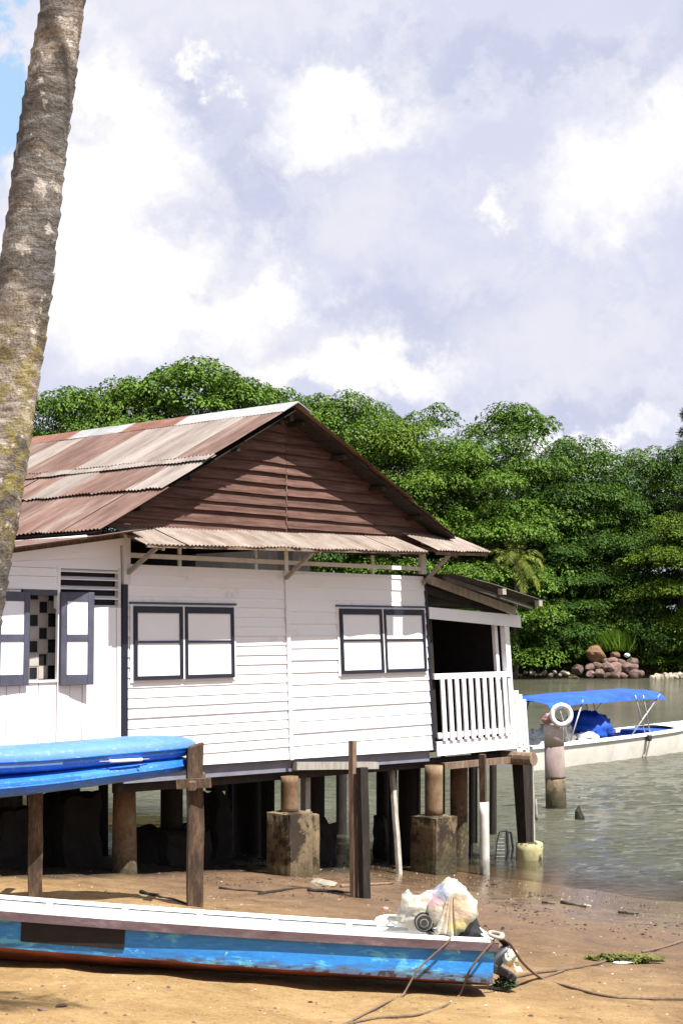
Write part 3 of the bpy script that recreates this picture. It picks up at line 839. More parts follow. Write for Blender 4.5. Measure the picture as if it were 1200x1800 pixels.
# checkered screen inside the opening
scr = hb(MB().box(UO0 - 0.1, UO1 + 0.1, 0.30, 0.32, 3.5, 5.2), 'tiled_screen', MT['tile_cream'], house)
TW = 0.165
for i in range(5):
    for j in range(9):
        a = UO0 - 0.02 + i * TW; z0 = 3.62 + j * 0.185
        if (i + j) % 2:
            hb(MB().box(a + 0.008, a + TW - 0.03, 0.288, 0.299, z0 + 0.01, z0 + 0.165), 'tile', MT['tile_black'], scr)
        else:
            hb(MB().box(a + 0.003, a + TW - 0.003, 0.292, 0.299, z0 + 0.003, z0 + 0.182), 'tile', MT['tile_cream'], scr)
hb(MB().box(UO0 - 0.06, UO1 + 0.06, -0.03, 0.06, 4.98, 5.055), 'window_head', MT['navy_light'], lw)
hb(MB().box(UO0 - 0.02, UO1 + 0.02, -0.05, 0.06, 3.77, 3.80), 'sill', MT['white'], lw)
# opened shutters, each frame with two white panels
def shutter(uh, w, ang, zb, zt, out):
    s = MB(); q = []
    def P(a, d, z): return (uh + out * (a * math.cos(ang)) , -0.045 - a * math.sin(ang) - d, z)
    def bx(m, a0, a1, d0, d1, z0, z1):
        m.hexa([P(a0, d1, z0), P(a1, d1, z0), P(a1, d0, z0), P(a0, d0, z0), P(a0, d1, z1), P(a1, d1, z1), P(a1, d0, z1), P(a0, d0, z1)])
    F = 0.10; zm = (zb + zt) / 2 + 0.01
    bx(s, 0, F, 0, 0.045, zb, zt); bx(s, w - F, w, 0, 0.045, zb, zt)
    bx(s, F, w - F, 0, 0.043, zt - 0.13, zt); bx(s, F, w - F, 0, 0.043, zb, zb + 0.15); bx(s, F, w - F, 0, 0.043, zm - 0.05, zm + 0.05)
    sh = hb(s, 'shutter', MT['navy_light'], house, bevel=0.006)
    for z0, z1 in ((zb + 0.15, zm - 0.05), (zm + 0.05, zt - 0.13)):
        m = MB(); bx(m, F, w - F, 0.008, 0.030, z0, z1); hb(m, 'panel', MT['panel'], sh)
shutter(px_u(101, 4.4), px_u(150, 4.4) - px_u(101, 4.4) + 0.02, 0.20, 3.72, 5.03, 1)
shutter(px_u(46, 4.4), 0.60, 0.05, 3.74, 5.02, -1)

# ---- brown gable: two runs of weathered boards, cut to the rakes
APU, APZ = 3.17, 8.055
EL = (-0.90, 5.90); ER = (7.38, 6.18)
mL = (APZ - EL[1]) / (APU - EL[0]); mR = (APZ - ER[1]) / (ER[0] - APU)
def rake_l(z): return APU - (APZ - z) / mL
def rake_r(z): return APU + (APZ - z) / mR
gw = MB()
zb = 5.98
gw.add([(rake_l(zb) + 0.1, 0.02, zb), (rake_r(zb) - 0.1, 0.02, zb), (APU, 0.02, APZ - 0.08), (rake_l(zb) + 0.1, 0.05, zb), (rake_r(zb) - 0.1, 0.05, zb), (APU, 0.05, APZ - 0.08)],
       [(0, 1, 2), (5, 4, 3), (0, 3, 4, 1), (1, 4, 5, 2), (2, 5, 3, 0)])
gab = gw.build('gable', MT['timber_dark'], house)
z = zb; UG = 3.36
row = 0
while z < APZ - 0.12:
    pt = 0.172 + rn.uniform(-0.012, 0.012)
    zt = min(z + pt, APZ - 0.06)
    for sgn in (0, 1):
        ug = UG - 0.018 * (z - 6)
        a0 = rake_l(z) + 0.03 if sgn == 0 else ug + 0.006
        b0 = ug - 0.006 if sgn == 0 else rake_r(z) - 0.03
        a1 = rake_l(zt) + 0.03 if sgn == 0 else ug + 0.006
        b1 = ug - 0.006 if sgn == 0 else rake_r(zt) - 0.03
        if a1 > b1: a1 = b1 = (a1 + b1) / 2
        if a0 > b0: continue
        # a board with a slightly wandering lower edge
        n = 14; vs = []; fs = []
        jo = rn.uniform(-0.005, 0.006); dz = rn.uniform(-0.018, 0.018) if row else 0
        for i in range(n + 1):
            k = i / n
            ub = a0 + (b0 - a0) * k; ut = a1 + (b1 - a1) * k
            zz = z + dz * k + 0.014 * mnoise.noise((ub * 1.3, z * 5, sgn * 9.0)) + 0.006 * mnoise.noise((ub * 7, z * 3, 1))
            vs += [(ub, -0.070 - jo, zz), (ut, -0.010 - jo * 0.3, zt + 0.02), (ub, 0.012, zz), (ut, 0.012, zt + 0.02)]
        for i in range(n):
            o = i * 4
            fs += [(o, o + 4, o + 5, o + 1), (o + 2, o + 3, o + 7, o + 6), (o, o + 2, o + 6, o + 4), (o + 1, o + 5, o + 7, o + 3)]
        fs += [(0, 1, 3, 2), (n * 4, n * 4 + 2, n * 4 + 3, n * 4 + 1)]
        MB().add(vs, fs).build('plank', MT['gable'], gab)
    z = zt; row += 1
MB().box(UG - 0.030, UG - 0.016, -0.060, -0.050, 6.0, 7.1).build('batten', MT['timber'], gab)

# ---- main roof: corrugated sheets, one by one
def corrugated(name, p0, av, bv, width, length, mat, parent, pitch=0.078, amp=0.011, thick=0.0, nb=4, sagz=0.006, xf=None, edge=0.0):
    """p0 corner, av unit across the waves, bv unit down the slope"""
    p0 = Vector(p0); av = Vector(av).normalized(); bv = Vector(bv).normalized(); nv = av.cross(bv).normalized()
    if nv.z < 0: nv = -nv
    na = max(8, int(width / pitch * 6)); vs = []; fs = []
    ph = rn.uniform(0, 6)
    for j in range(nb + 1):
        tb = length * j / nb
        for i in range(na + 1):
            ta = width * i / na
            w = amp * math.cos(2 * PI * ta / pitch + ph) + sagz * mnoise.noise((p0.x + ta * 0.9, p0.y + tb * 0.9, p0.z)) * 2
            ex = edge * mnoise.noise((ta * 3.1 + p0.y * 5, p0.x * 3, 2.0)) if j == nb else 0
            vs.append(p0 + av * ta + bv * (tb + ex) + nv * w)
    for j in range(nb):
        for i in range(na):
            o = j * (na + 1) + i
            fs.append((o, o + 1, o + na + 2, o + na + 1))
    m = bpy.data.meshes.new(name)
    if xf: vs = [xf(*v) for v in vs]
    m.from_pydata([tuple(v) for v in vs], [], fs)
    for p in m.polygons: p.use_smooth = True
    m.materials.append(mat)
    return link(name, m, parent)

roof = MB().box(APU - 0.05, APU + 0.05, -0.34, 6.85, APZ - 0.20, APZ - 0.06).build('roof', MT['timber_dark'], house)   # ridge beam carries the sheets
Y0, Y1 = -0.46, 6.75
dL = Vector((EL[0] - APU, 0, EL[1] - APZ)); LL = dL.length; dL.normalize()
dR = Vector((ER[0] - APU, 0, ER[1] - APZ)); LR = dR.length; dR.normalize()
upL = Vector((-dL.z, 0, dL.x)); upL = upL if upL.z > 0 else -upL
upR = Vector((-dR.z, 0, dR.x)); upR = upR if upR.z > 0 else -upR
WS = 0.80
nS = int(math.ceil((Y1 - Y0) / WS))
for ci, (s0, s1, lift) in enumerate(((0.0, 0.455, 0.062), (0.435, 0.70, 0.034), (0.675, 1.0, 0.0))):
    for i in range(nS):
        w = WS + 0.04
        ln = (s1 - s0) * LL + rn.uniform(-0.02, 0.03)
        if ci == 1 and i == 0: ln += 0.02
        p = Vector((APU, Y0 + i * WS, APZ)) + dL * (s0 * LL) + upL * (lift + (i % 2) * 0.007)
        light = (ci == 0 and i in (1, 2, 3, 6)) or (ci == 1 and i in (0, 3))
        corrugated('roof_sheet', p, (0, 1, 0), dL + upL * (0.006), w, ln, MT['rust_light' if light else 'rust'], roof, edge=0.05)
    for i in range(nS):
        ln = (s1 - s0) * LR + rn.uniform(-0.02, 0.03)
        p = Vector((APU, Y0 + i * WS + rn.uniform(-0.02, 0.02), APZ)) + dR * (s0 * LR) + upR * (lift * 0.7 + (i % 2) * 0.007)
        corrugated('roof_sheet', p, (0, 1, 0), dR, WS + 0.04, ln, MT['rust'], roof, edge=0.05)
# dark boards added under the sheets, standing in for the shade there
for dd, ln, upv in ((dL, LL, upL), (dR, LR, upR)):
    nbd = 14
    for i in range(nbd):
        a = Vector((APU, 0, APZ)) + dd * (ln * i / nbd + 0.01) - upv * 0.045; b = Vector((APU, 0, APZ)) + dd * (ln * (i + 1) / nbd - 0.006) - upv * 0.045
        yj = rn.uniform(-0.02, 0.02)
        MB().add([(a.x, Y0 + 0.05 + yj, a.z), (b.x, Y0 + 0.05 + yj, b.z), (b.x, 6.6, b.z), (a.x, 6.6, a.z),
                  (a.x, Y0 + 0.05 + yj, a.z + 0.018), (b.x, Y0 + 0.05 + yj, b.z + 0.018), (b.x, 6.6, b.z + 0.018), (a.x, 6.6, a.z + 0.018)],
                 [(3, 2, 1, 0), (4, 5, 6, 7), (0, 1, 5, 4), (1, 2, 6, 5), (2, 3, 7, 6), (3, 0, 4, 7)]).build('added_lining_board', MT['timber_dark'], roof)
# loose flat sheet along the middle lap (the pale strip)
yy = Y0 - 0.05
for L, mt in ((1.9, 'rust_light'), (2.3, 'rust_light'), (2.6, 'rust')):
    p = Vector((APU, yy, APZ)) + dL * (0.45 * LL) + upL * 0.075
    corrugated('patch_strip', p, (0, 1, 0.0), dL, L, 0.22, MT[mt], roof, amp=0.006, edge=0.03)
    yy += L - 0.05
# ridge capping in three tones
yy = Y0 - 0.02
for L, mt in ((1.35, 'cap_grey'), (1.25, 'cap_grey'), (1.45, 'cap_rust'), (1.5, 'cap_grey'), (1.6, 'cap_rust')):
    m = MB(); n = 6; vs = []; fs = []
    for i in range(n + 1):
        y = yy + L * i / n; j = 0.012 * mnoise.noise((y * 3, 1, 1))
        c = Vector((APU, y, APZ + 0.10 + j))
        a = c + dL * (0.40 + 0.03 * mnoise.noise((y * 4, 5, 1))) - Vector((0, 0, 0.010)); b = c + dR * 0.34
        vs += [a, c, b, a - Vector((0, 0, 0.012)), c - Vector((0, 0, 0.02)), b - Vector((0, 0, 0.012))]
    for i in range(n):
        o = i * 6
        for k in (0, 1): fs.append((o + k, o + k + 1, o + k + 7, o + k + 6)); fs.append((o + 3 + k, o + 9 + k, o + 10 + k, o + 4 + k))
        fs.append((o, o + 6, o + 9, o + 3)); fs.append((o + 2, o + 5, o + 11, o + 8))
    fs += [(0, 3, 4, 1), (1, 4, 5, 2)]; o = n * 6; fs += [(o, o + 1, o + 4, o + 3), (o + 1, o + 2, o + 5, o + 4)]
    m.add(vs, fs).build('ridge_cap', MT[mt], roof)
    yy += L - 0.04
# purlins poking out under the right rake, verge battens
for k in (0.06, 0.30, 0.54, 0.78, 0.97):
    a = Vector((APU, 0, APZ - 0.09)) + dR * (k * LR)
    MB().box(a.x - 0.035, a.x + 0.035, -0.36, 6.6, a.z - 0.06, a.z + 0.0).build('purlin', MT['timber_dark'], roof)
    a = Vector((APU, 0, APZ - 0.09)) + dL * (k * LL)
    MB().box(a.x - 0.035, a.x + 0.035, -0.36, 6.6, a.z - 0.06, a.z + 0.0).build('purlin', MT['timber_dark'], roof)
for dd, ln in ((dL, LL), (dR, LR)):
    a = Vector((APU, 6.6, APZ - 0.17)) + dd * 0.1; b = Vector((APU, 6.6, APZ - 0.17)) + dd * (ln - 0.1)
    MB().bar(a, b, 0.05, 0.12).build('rafter', MT['timber_dark'], roof)
# grey gutter pole and brackets under the left eave
g = MB().tube([(-1.02, -0.34, 5.80), (-1.02, 2.6, 5.77), (-1.0, 6.7, 5.74)], 0.028, 8)
g.build('gutter_pole', MT['trim'], roof, smooth=True)
for y in (0.1, 1.75):
    MB().box(-1.05, -0.99, y - 0.03, y + 0.03, 5.62, 5.78).build('bracket', MT['white'], roof)

# ---- lean-to roof on the left: thin sheets seen edge on
lr = MB().bar((-0.15, 0.0, 5.84), (-3.2, 0.0, 5.40), 0.05, 0.09).build('lean_to_roof', MT['timber'], house)
for i in range(8):
    dv = Vector((-3.2, 0, -0.48)).normalized()
    corrugated('roof_sheet', (-0.15, -0.62 + i * 0.82, 5.93 + (i % 2) * 0.007), (0, 1, 0), dv, 0.86, 3.4, MT['rust'], lr, edge=0.05)

# ---- awning across the front
aw = MB().box(-0.1, UR + 0.5, -0.03, 0.02, 5.93, 5.985).build('awning', MT['timber_dark'], house, xf=lambda u, y, z: lean(u, y, z + 0.012 * u))
NA = 9
def aw_pt(u, y):
    k = -y / 0.86
    return (6.035 + 0.02 * u) * (1 - k) + (5.72 + 0.021 * u) * k
uu = -0.36
for i in range(8):
    w = 0.80
    if uu + w > 6.02: w = 6.02 - uu
    if w < 0.1: break
    z0 = aw_pt(uu, 0) + 0.007 * (i % 2); z1 = aw_pt(uu, -0.86) + 0.007 * (i % 2)
    av = Vector((1, 0, 0.0205))
    corrugated('awning_sheet', (uu, 0.03, z0), av, Vector((0, -0.86, z1 - z0)), w + 0.03, 0.93 + rn.uniform(-0.015, 0.015), MT['canopy'], aw, nb=5, sagz=0.004, edge=0.02)
    uu += 0.80
for u0, w in ((6.30, 0.78), (7.05, 0.80)):
    z0 = aw_pt(u0, 0) + 0.075; z1 = aw_pt(u0, -0.86) + 0.05
    corrugated('awning_sheet', (u0, 0.03, z0), (1, 0, 0.01), Vector((0, -0.86, z1 - z0)), w, 0.98, MT['canopy'], aw, nb=5, sagz=0.010, edge=0.05)
for u0, u1 in ((-0.3, 5.98), (6.32, 7.8)):
    hb(MB().bar((u0, -0.80, aw_pt(u0, -0.8) - 0.045), (u1, -0.80, aw_pt(u1, -0.8) - 0.045), 0.04, 0.05), 'purlin', MT['timber'], aw, xf=None)
for u in (0.0, UMID - 0.02, UR - 0.05):
    hb(MB().bar((u, -0.04, 5.33), (u + 0.02, -0.66, 5.69 + 0.02 * u), 0.055, 0.055), 'brace', MT['timber_pale'], aw)
    hb(MB().bar((u, 0.0, 5.90 + 0.012 * u), (u, -0.82, 5.66 + 0.02 * u), 0.05, 0.06), 'bracket', MT['timber'], aw)

# ---- veranda on the right
UV0, UV1 = UR + 0.10, px_u(899, 2.6)
ver = hb(MB().box(UR + 0.05, UV1 + 0.35, 0.02, 6.5, 2.30, 2.40), 'veranda', MT['timber_dark'], house)
hb(MB().box(UV0, UV1 + 0.05, -0.05, -0.01, 2.20, 2.46), 'fascia', MT['white'], ver)
hb(MB().box(UV0, UV0 + 0.14, 0.03, 0.10, 2.40, 5.0), 'post', MT['timber_dark'], ver)
hb(MB().box(UV1 - 0.09, UV1 + 0.06, -0.05, 0.06, 2.46, 4.72), 'post', MT['white'], ver)
hb(MB().box(UV1 - 0.26, UV1 - 0.17, 0.07, 0.14, 2.46, 4.72), 'post', MT['white'], ver)
hb(MB().hexa([(UV0 - 0.05, -0.075, 4.70), (UV1 + 0.44, -0.075, 4.54), (UV1 + 0.44, -0.052, 4.54), (UV0 - 0.05, -0.052, 4.70),
              (UV0 - 0.05, -0.075, 4.91), (UV1 + 0.44, -0.075, 4.78), (UV1 + 0.44, -0.052, 4.78), (UV0 - 0.05, -0.052, 4.91)]), 'header_board', MT['white'], ver)
hb(MB().box(UV0, UV1 + 0.02, -0.075, -0.012, 3.60, 3.70), 'top_rail', MT['white'], ver)
hb(MB().box(UV0 + 0.05, UV1 - 0.1, -0.055, -0.015, 2.52, 2.62), 'bottom_rail', MT['white'], ver)
nb_ = 10
for i in range(nb_):
    u = UV0 + 0.22 + (UV1 - UV0 - 0.48) * i / (nb_ - 1)
    hb(MB().box(u - 0.056, u + 0.056, -0.088, -0.058 if i % 2 else -0.060, 2.47, 3.62), 'baluster', MT['white'], ver)
for i, (a, b, z0, z1) in enumerate(((0.07, 0.24, 2.12, 3.32), (0.25, 0.37, 2.16, 3.24), (0.385, 0.51, 2.08, 3.14))):
    hb(MB().box(UV1 + a, UV1 + b, -0.045 + 0.012 * i, -0.01 + 0.012 * i, z0, z1), 'end_board', MT['white'], ver)
    hb(MB().box(UV1 + a + 0.03, UV1 + b - 0.03, -0.060 + 0.012 * i, -0.047 + 0.012 * i, z0 + 0.1, z1 - 0.12), 'batten', MT['trim'], ver)
# veranda room: walls and ceiling coloured black for its deep shade
hb(MB().box(UR + 0.06, UV1 + 0.3, 2.3, 2.35, 2.40, 4.95), 'inner_wall', MT['black_paint_and_shade'], ver)
hb(MB().box(UV1 + 0.02, UV1 + 0.07, 0.16, 2.3, 2.40, 4.74), 'inner_wall', MT['black_paint_and_shade'], ver)
hb(MB().box(UR + 0.06, UV1 + 0.05, -0.01, 2.3, 4.92, 4.96), 'ceiling_board', MT['black_paint_and_shade'], ver)
vr = hb(MB().bar((UR - 0.02, -0.16, 5.40), (UV1 + 0.12, -0.16, 4.86), 0.05, 0.15), 'veranda_roof', MT['timber_pale'], ver)
hb(MB().bar((UR + 0.06, 0.04, 5.24), (UV1 + 0.1, 0.04, 4.80), 0.05, 0.16), 'rafter', MT['timber_dark'], vr)
hb(MB().bar((UR + 0.06, 2.1, 5.24), (UV1 + 0.1, 2.1, 4.80), 0.05, 0.16), 'rafter', MT['timber_dark'], vr)
dv = Vector((3.0, 0, -0.50)).normalized()
for i in range(8):
    lift = 0.0 if i else 0.02
    corrugated('roof_sheet', (UR + 0.0, -0.55 + i * 0.8, 5.50 + lift + (i % 2) * 0.008), (0, 1, 0), dv, 0.84, 2.95 + rn.uniform(-.05, .08), MT['under_dark'], vr, nb=8, sagz=0.02, edge=0.05)
hb(MB().bar((UR + 0.1, -0.42, 5.42), (UV1 + 0.35, -0.42, 4.92), 0.07, 0.07), 'rafter', MT['under_dark'], vr)
for k in (0.58, 0.99):
    u = UR + (UV1 + 0.42 - UR) * k
    z = 5.50 - 0.5 * (u - UR) / 3.0
    hb(MB().box(u - 0.06, u + 0.06, -0.60, -0.50, z - 0.06, z + 0.05), 'purlin', MT['timber_pale'], vr)

# ---- floor beams and stilts
def floor_z(u): return 2.24 - 0.018 * max(u, 0)
for y in (0.25, 2.3, 4.4, 6.3):
    hb(MB().bar((-2.9 if y > 1 else 0.0, y, 2.17), (9.8, y, 2.02), 0.14, 0.16), 'floor_beam', MT['timber_dark'], house)
hb(MB().bar((UMID + 0.1, -0.02, 2.27), (UMID + 2.3, 0.1, 2.13), 0.09, 0.13), 'floor_beam', MT['timber_pale'], house)
hb(MB().bar((UR + 0.3, 0.0, 2.00), (UV1 + 0.3, 0.0, 1.98), 0.10, 0.12), 'floor_beam', MT['timber'], house)
hb(MB().tube([(UV1 - 0.05, -0.5, 2.02), (UV1 - 0.05, 0.9, 2.02)], 0.13, 12), 'log_beam', MT['timber'], house)

def hw(u, y):      # local to world xy
    return HO.x + 0.664 * u - 0.748 * y, HO.y + 0.748 * u + 0.664 * y
def gz(u, y):
    x, yy_ = hw(u, y); return ground_z(x, yy_)

def rough_block(name, b, mat, parent, amp):
    bm = bmesh.new(); bmesh.ops.create_cube(bm, size=1.0)
    bmesh.ops.subdivide_edges(bm, edges=bm.edges[:], cuts=7, use_grid_fill=True)
    for v in bm.verts:
        c = v.co
        p = Vector((b[0] + (b[1] - b[0]) * (c.x + 0.5), b[2] + (b[3] - b[2]) * (c.y + 0.5), b[4] + (b[5] - b[4]) * (c.z + 0.5)))
        n = mnoise.noise_vector(p * 2.6) * amp + mnoise.noise_vector(p * 9.0) * amp * 0.5
        e = sum(1 for q in c if abs(abs(q) - 0.5) < 1e-4)
        if e >= 2: p += Vector([-math.copysign(0.014, q) if abs(abs(q) - 0.5) < 1e-4 else 0 for q in c])
        if amp > 0.05 and c.z > 0.2: p.z -= 0.35 * max(0, mnoise.noise((p.x * 2.2, p.y * 2.2, 4.0))) * (c.z - 0.2) / 0.3
        v.co = p + n
    me = bpy.data.meshes.new(name); bm.to_mesh(me); bm.free(); me.materials.append(mat)
    return link(name, me, parent)

def stilt(px, y, r, mat, foot=None, ztop=None, square=False, lean_du=0.0, r2=None):
    """round or square pile seen at column px in row y; foot: (width, height, material)"""
    u = px_u(px, 2.4, y)
    g0 = gz(u, y) - 0.5
    zt = (floor_z(u) - 0.07) if ztop is None else ztop
    fz = gz(u, y) + foot[1] if foot else g0
    m = MB()
    r2 = r2 or r
    if square: m.bar((u + lean_du, y, fz - 0.05), (u, y, zt), 2 * r2, 2 * r2, up=(0, 1, 0), w2=2 * r, h2=2 * r)
    else:
        k = 6
        m.tube([(u + lean_du * (1 - i / k), y, fz - 0.03 + (zt - fz + 0.03) * i / k) for i in range(k + 1)], [r2 + (r - r2) * i / k for i in range(k + 1)], 18)
    o = m.build('stilt', mat, house, smooth=not square)
    if not square:
        for p in o.data.polygons:
            p.use_smooth = len(p.vertices) == 4
    if foot:
        w = foot[0]; h = w / 2
        rough_block('footing', (u - h, u + h, y - h, y + h, g0, fz), foot[2], o, 0.07 if foot[2] is MT['concrete_dark'] else 0.016)
    return o
stilt(219, 0.95, 0.17, MT['pile'], r2=0.205)
stilt(509, -0.02, 0.145, MT['pile'], foot=(0.56, 1.04, MT['concrete']))
stilt(762, -0.05, 0.165, MT['pile'], foot=(0.62, 1.05, MT['concrete']))
stilt(537, 0.42, 0.06, MT['timber_pale'], foot=(0.36, 1.0, MT['concrete']), square=True)
stilt(806, 0.75, 0.17, MT['pile'])
uo = px_u(930, 2.4, -0.05)
g = gz(uo, -0.05)
MB().bar((uo - 0.10, -0.02, g + 0.45), (uo - 0.19, 0.02, floor_z(uo) - 0.06), 0.20, 0.20, up=(0, 1, 0), w2=0.26, h2=0.26).build('stilt', MT['timber_dark'], house)
MB().bar((uo - 0.02, -0.16, g + 0.50), (uo - 0.02, -0.12, floor_z(uo) - 0.02), 0.05, 0.05, up=(0, 1, 0)).build('stilt', MT['timber_pale'], house)
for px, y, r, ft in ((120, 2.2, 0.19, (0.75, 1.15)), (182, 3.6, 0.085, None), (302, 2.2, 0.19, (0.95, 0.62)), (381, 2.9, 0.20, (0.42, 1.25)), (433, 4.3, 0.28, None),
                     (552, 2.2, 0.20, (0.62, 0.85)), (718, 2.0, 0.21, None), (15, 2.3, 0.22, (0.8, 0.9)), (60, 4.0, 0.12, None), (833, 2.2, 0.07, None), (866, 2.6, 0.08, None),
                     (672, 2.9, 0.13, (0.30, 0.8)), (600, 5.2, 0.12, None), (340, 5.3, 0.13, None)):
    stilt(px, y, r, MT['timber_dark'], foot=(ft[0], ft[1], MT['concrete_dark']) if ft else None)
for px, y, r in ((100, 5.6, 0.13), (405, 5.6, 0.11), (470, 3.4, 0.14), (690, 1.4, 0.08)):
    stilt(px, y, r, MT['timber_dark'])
for px, y in ((778, 1.4), (735, 0.6), (827, 0.9), (846, 2.0)):
    stilt(px, y, 0.03, MT['timber_dark'], square=True)
# round limed footing under the corner pile
uo = px_u(930, 2.4, -0.05)
g = gz(uo, -0.05)
MB().tube([(uo, -0.05, g - 0.5), (uo, -0.05, g + 0.38), (uo, -0.05, g + 0.50), (uo, -0.05, g + 0.53)], [0.275, 0.27, 0.26, 0.20], 24).build('footing', MT['yellow_cap'], house, smooth=True)

# ------------------------------------------------------------------ loose timbers and pipes on the beach
def ground_stick(name, label, cat, pxb, pyb, pxt, pyt, w, mat, dD=0.0, square=True, h=None, group=None, parts=None, D=None):
    """a post standing where photo point (pxb, pyb) meets the beach; its top shows at (pxt, pyt)"""
    b = on_ground(pxb, pyb) if D is None else None
    if D is not None:
        b = ray(pxb, pyb, D); b.z = ground_z(b.x, b.y)
    tpt = ray(pxt, pyt, b.y + dD)
    m = MB()
    bb = b - (tpt - b).normalized() * 0.35
    n = 7
    if square:
        pts = [bb.lerp(tpt, i / n) for i in range(n + 1)]
        hh = h or w
        vs = []; fs = []
        for i, p in enumerate(pts):
            k = 1 + 0.06 * mnoise.noise((p.z * 3, pxb, 1.0))
            ox = 0.010 * mnoise.noise((p.z * 2, pxb, 5.0))
            for sx, sy in ((-1, -1), (1, -1), (1, 1), (-1, 1)):
                vs.append((p.x + ox + (sx * w * 0.72 - sy * hh * 0.70) / 2 * k, p.y + (sx * w * 0.70 + sy * hh * 0.72) / 2 * k, p.z))
        for i in range(n):
            for k in range(4):
                fs.append((i * 4 + k, i * 4 + (k + 1) % 4, i * 4 + 4 + (k + 1) % 4, i * 4 + 4 + k))
        fs += [(3, 2, 1, 0), (n * 4, n * 4 + 1, n * 4 + 2, n * 4 + 3)]
        m.add(vs, fs)
    else:
        m.tube([bb.lerp(tpt, i / n) for i in range(n + 1)], w / 2, 16)
    o = m.build(name, mat, None, org=b, smooth=not square)
    if not square:
        for p in o.data.polygons: p.use_smooth = len(p.vertices) == 4
    o.location = b
    return tag(o, label, cat, group)
ground_stick('wooden_stake', 'tall thin brown stake standing in front of the white wall', 'stake', 622, 1577, 619, 1302, 0.085, MT['timber'])
ground_stick('timber_post', 'short dark square post right beside the tall thin stake', 'post', 641, 1579, 636, 1349, 0.15, MT['timber_dark'], h=0.10)
ground_stick('leaning_timber', 'pale timber leaning under the house between the two footings', 'timber', 702, 1536, 688, 1348, 0.085, MT['timber_pale'], dD=0.6, h=0.07)
pv = ground_stick('plastic_pipe', 'grey white plastic pipe standing upright at the water edge', 'pipe', 852, 1538, 850, 1410, 0.175, MT['pvc'], square=False)
rp = ray(849, 1412, pv.location.y); rt = ray(847, 1326, pv.location.y - 0.05)
rd = MB().bar(rp - Vector((0, 0, 0.1)), rt, 0.11, 0.09).build('wooden_rod', MT['rack'], None, org=rp)
rd.location = rp
tag(rd, 'reddish wooden post stuck in the top of the plastic pipe', 'post')
# fish trap of bent dark rods in the shallows
b = on_ground(884, 1524)
ft = thing('fish_trap', 'small dark wire trap frame standing in the shallow water', 'fish trap', b)
W = 0.42; Hh = 0.70
pts = [Vector((-0.02, 0, -0.05)), Vector((0.06, 0.02, Hh)), Vector((0.24, 0.1, Hh - 0.06)), Vector((0.20, 0.1, 0.0))]
MB().tube([Vector((-0.16, 0.02, 0)), Vector((-0.13, 0.0, 0.45)), Vector((-0.08, 0, Hh - 0.02)), Vector((0.05, 0, Hh))], 0.012, 6).build('hoop', MT['rubber'], ft)
MB().tube([Vector((0.04, 0, -0.05)), Vector((0.09, 0, 0.3)), Vector((0.07, 0, Hh)), ], 0.030, 8).build('hoop', MT['rubber'], ft)
MB().tube([Vector((0.05, 0, Hh)), Vector((0.16, 0.1, Hh - 0.04)), Vector((0.20, 0.12, 0.35)), Vector((0.15, 0.1, 0.0))], 0.022, 8).build('hoop', MT['rubber'], ft)
MB().tube([Vector((-0.18, 0.0, 0.02)), Vector((0.02, -0.05, -0.02)), Vector((0.16, 0.1, 0.02))], 0.035, 8).build('base_ring', MT['rubber'], ft)
net = MB()
for i in range(7):
    x = -0.15 + 0.03 * i
    net.tube([Vector((x, 0.02, 0.0)), Vector((x + 0.02, 0.02, 0.62))], 0.003, 4)
for k in range(9):
    net.tube([Vector((-0.16, 0.02, 0.06 + 0.07 * k)), Vector((0.05, 0.01, 0.06 + 0.07 * k))], 0.003, 4)
net.build('netting', MT['steel'], ft)['kind'] = 'stuff'

# ------------------------------------------------------------------ kayak rack and two kayaks
def rack(pxb, D, pyt, wpx, arm, label, arm_z):
    p = ray(pxb, 1500, D); p.z = ground_z(p.x, p.y)
    r = thing('kayak_rack', label, 'rack', p)
    top = ray(pxb, pyt, D)
    w = wpx / FPX * D
    m = MB(); n = 9; vs = []; fs = []
    for i in range(n + 1):
        z = -0.4 + (top.z - p.z + 0.4) * i / n
        k = w / 2 * (1 + 0.10 * mnoise.noise((z * 2.3, pxb, 1)))
        ox = 0.02 * mnoise.noise((z * 1.5, pxb, 3))
        for sx, sy in ((-1, -1), (1, -1), (1, 1), (-1, 1)):
            vs.append((ox + sx * k * 0.98 - sy * k * 0.18, sy * k * 0.98 + sx * k * 0.18, z + (0.03 * sx if i == n else 0)))
    for i in range(n):
        for q in range(4): fs.append((i * 4 + q, i * 4 + (q + 1) % 4, i * 4 + 4 + (q + 1) % 4, i * 4 + 4 + q))
    fs += [(3, 2, 1, 0), (n * 4, n * 4 + 1, n * 4 + 2, n * 4 + 3)]
    m.add(vs, fs).build('post', MT['rack'], r, bevel=0.008)
    az = arm_z - p.z
    MB().bar((0.0, -w / 2 - 0.35, az), (0.0, 1.0, az), 0.09, 0.10).build('crossbar', MT['rack'], r)
    MB().bar((-arm, -w / 2 - 0.055, az), (arm, -w / 2 - 0.055, az + 0.02), 0.07, 0.12).build('cleat', MT['rack'], r)
    return r
KD0, KD1 = 20.25, 18.35
rack(343, 19.85, 1309, 28, 0.22, 'mottled timber rack post at the right end of the kayaks', 2.52)
rack(63, 18.9, 1368, 25, 0.24, 'brown timber rack post under the left of the blue kayaks', 2.56)


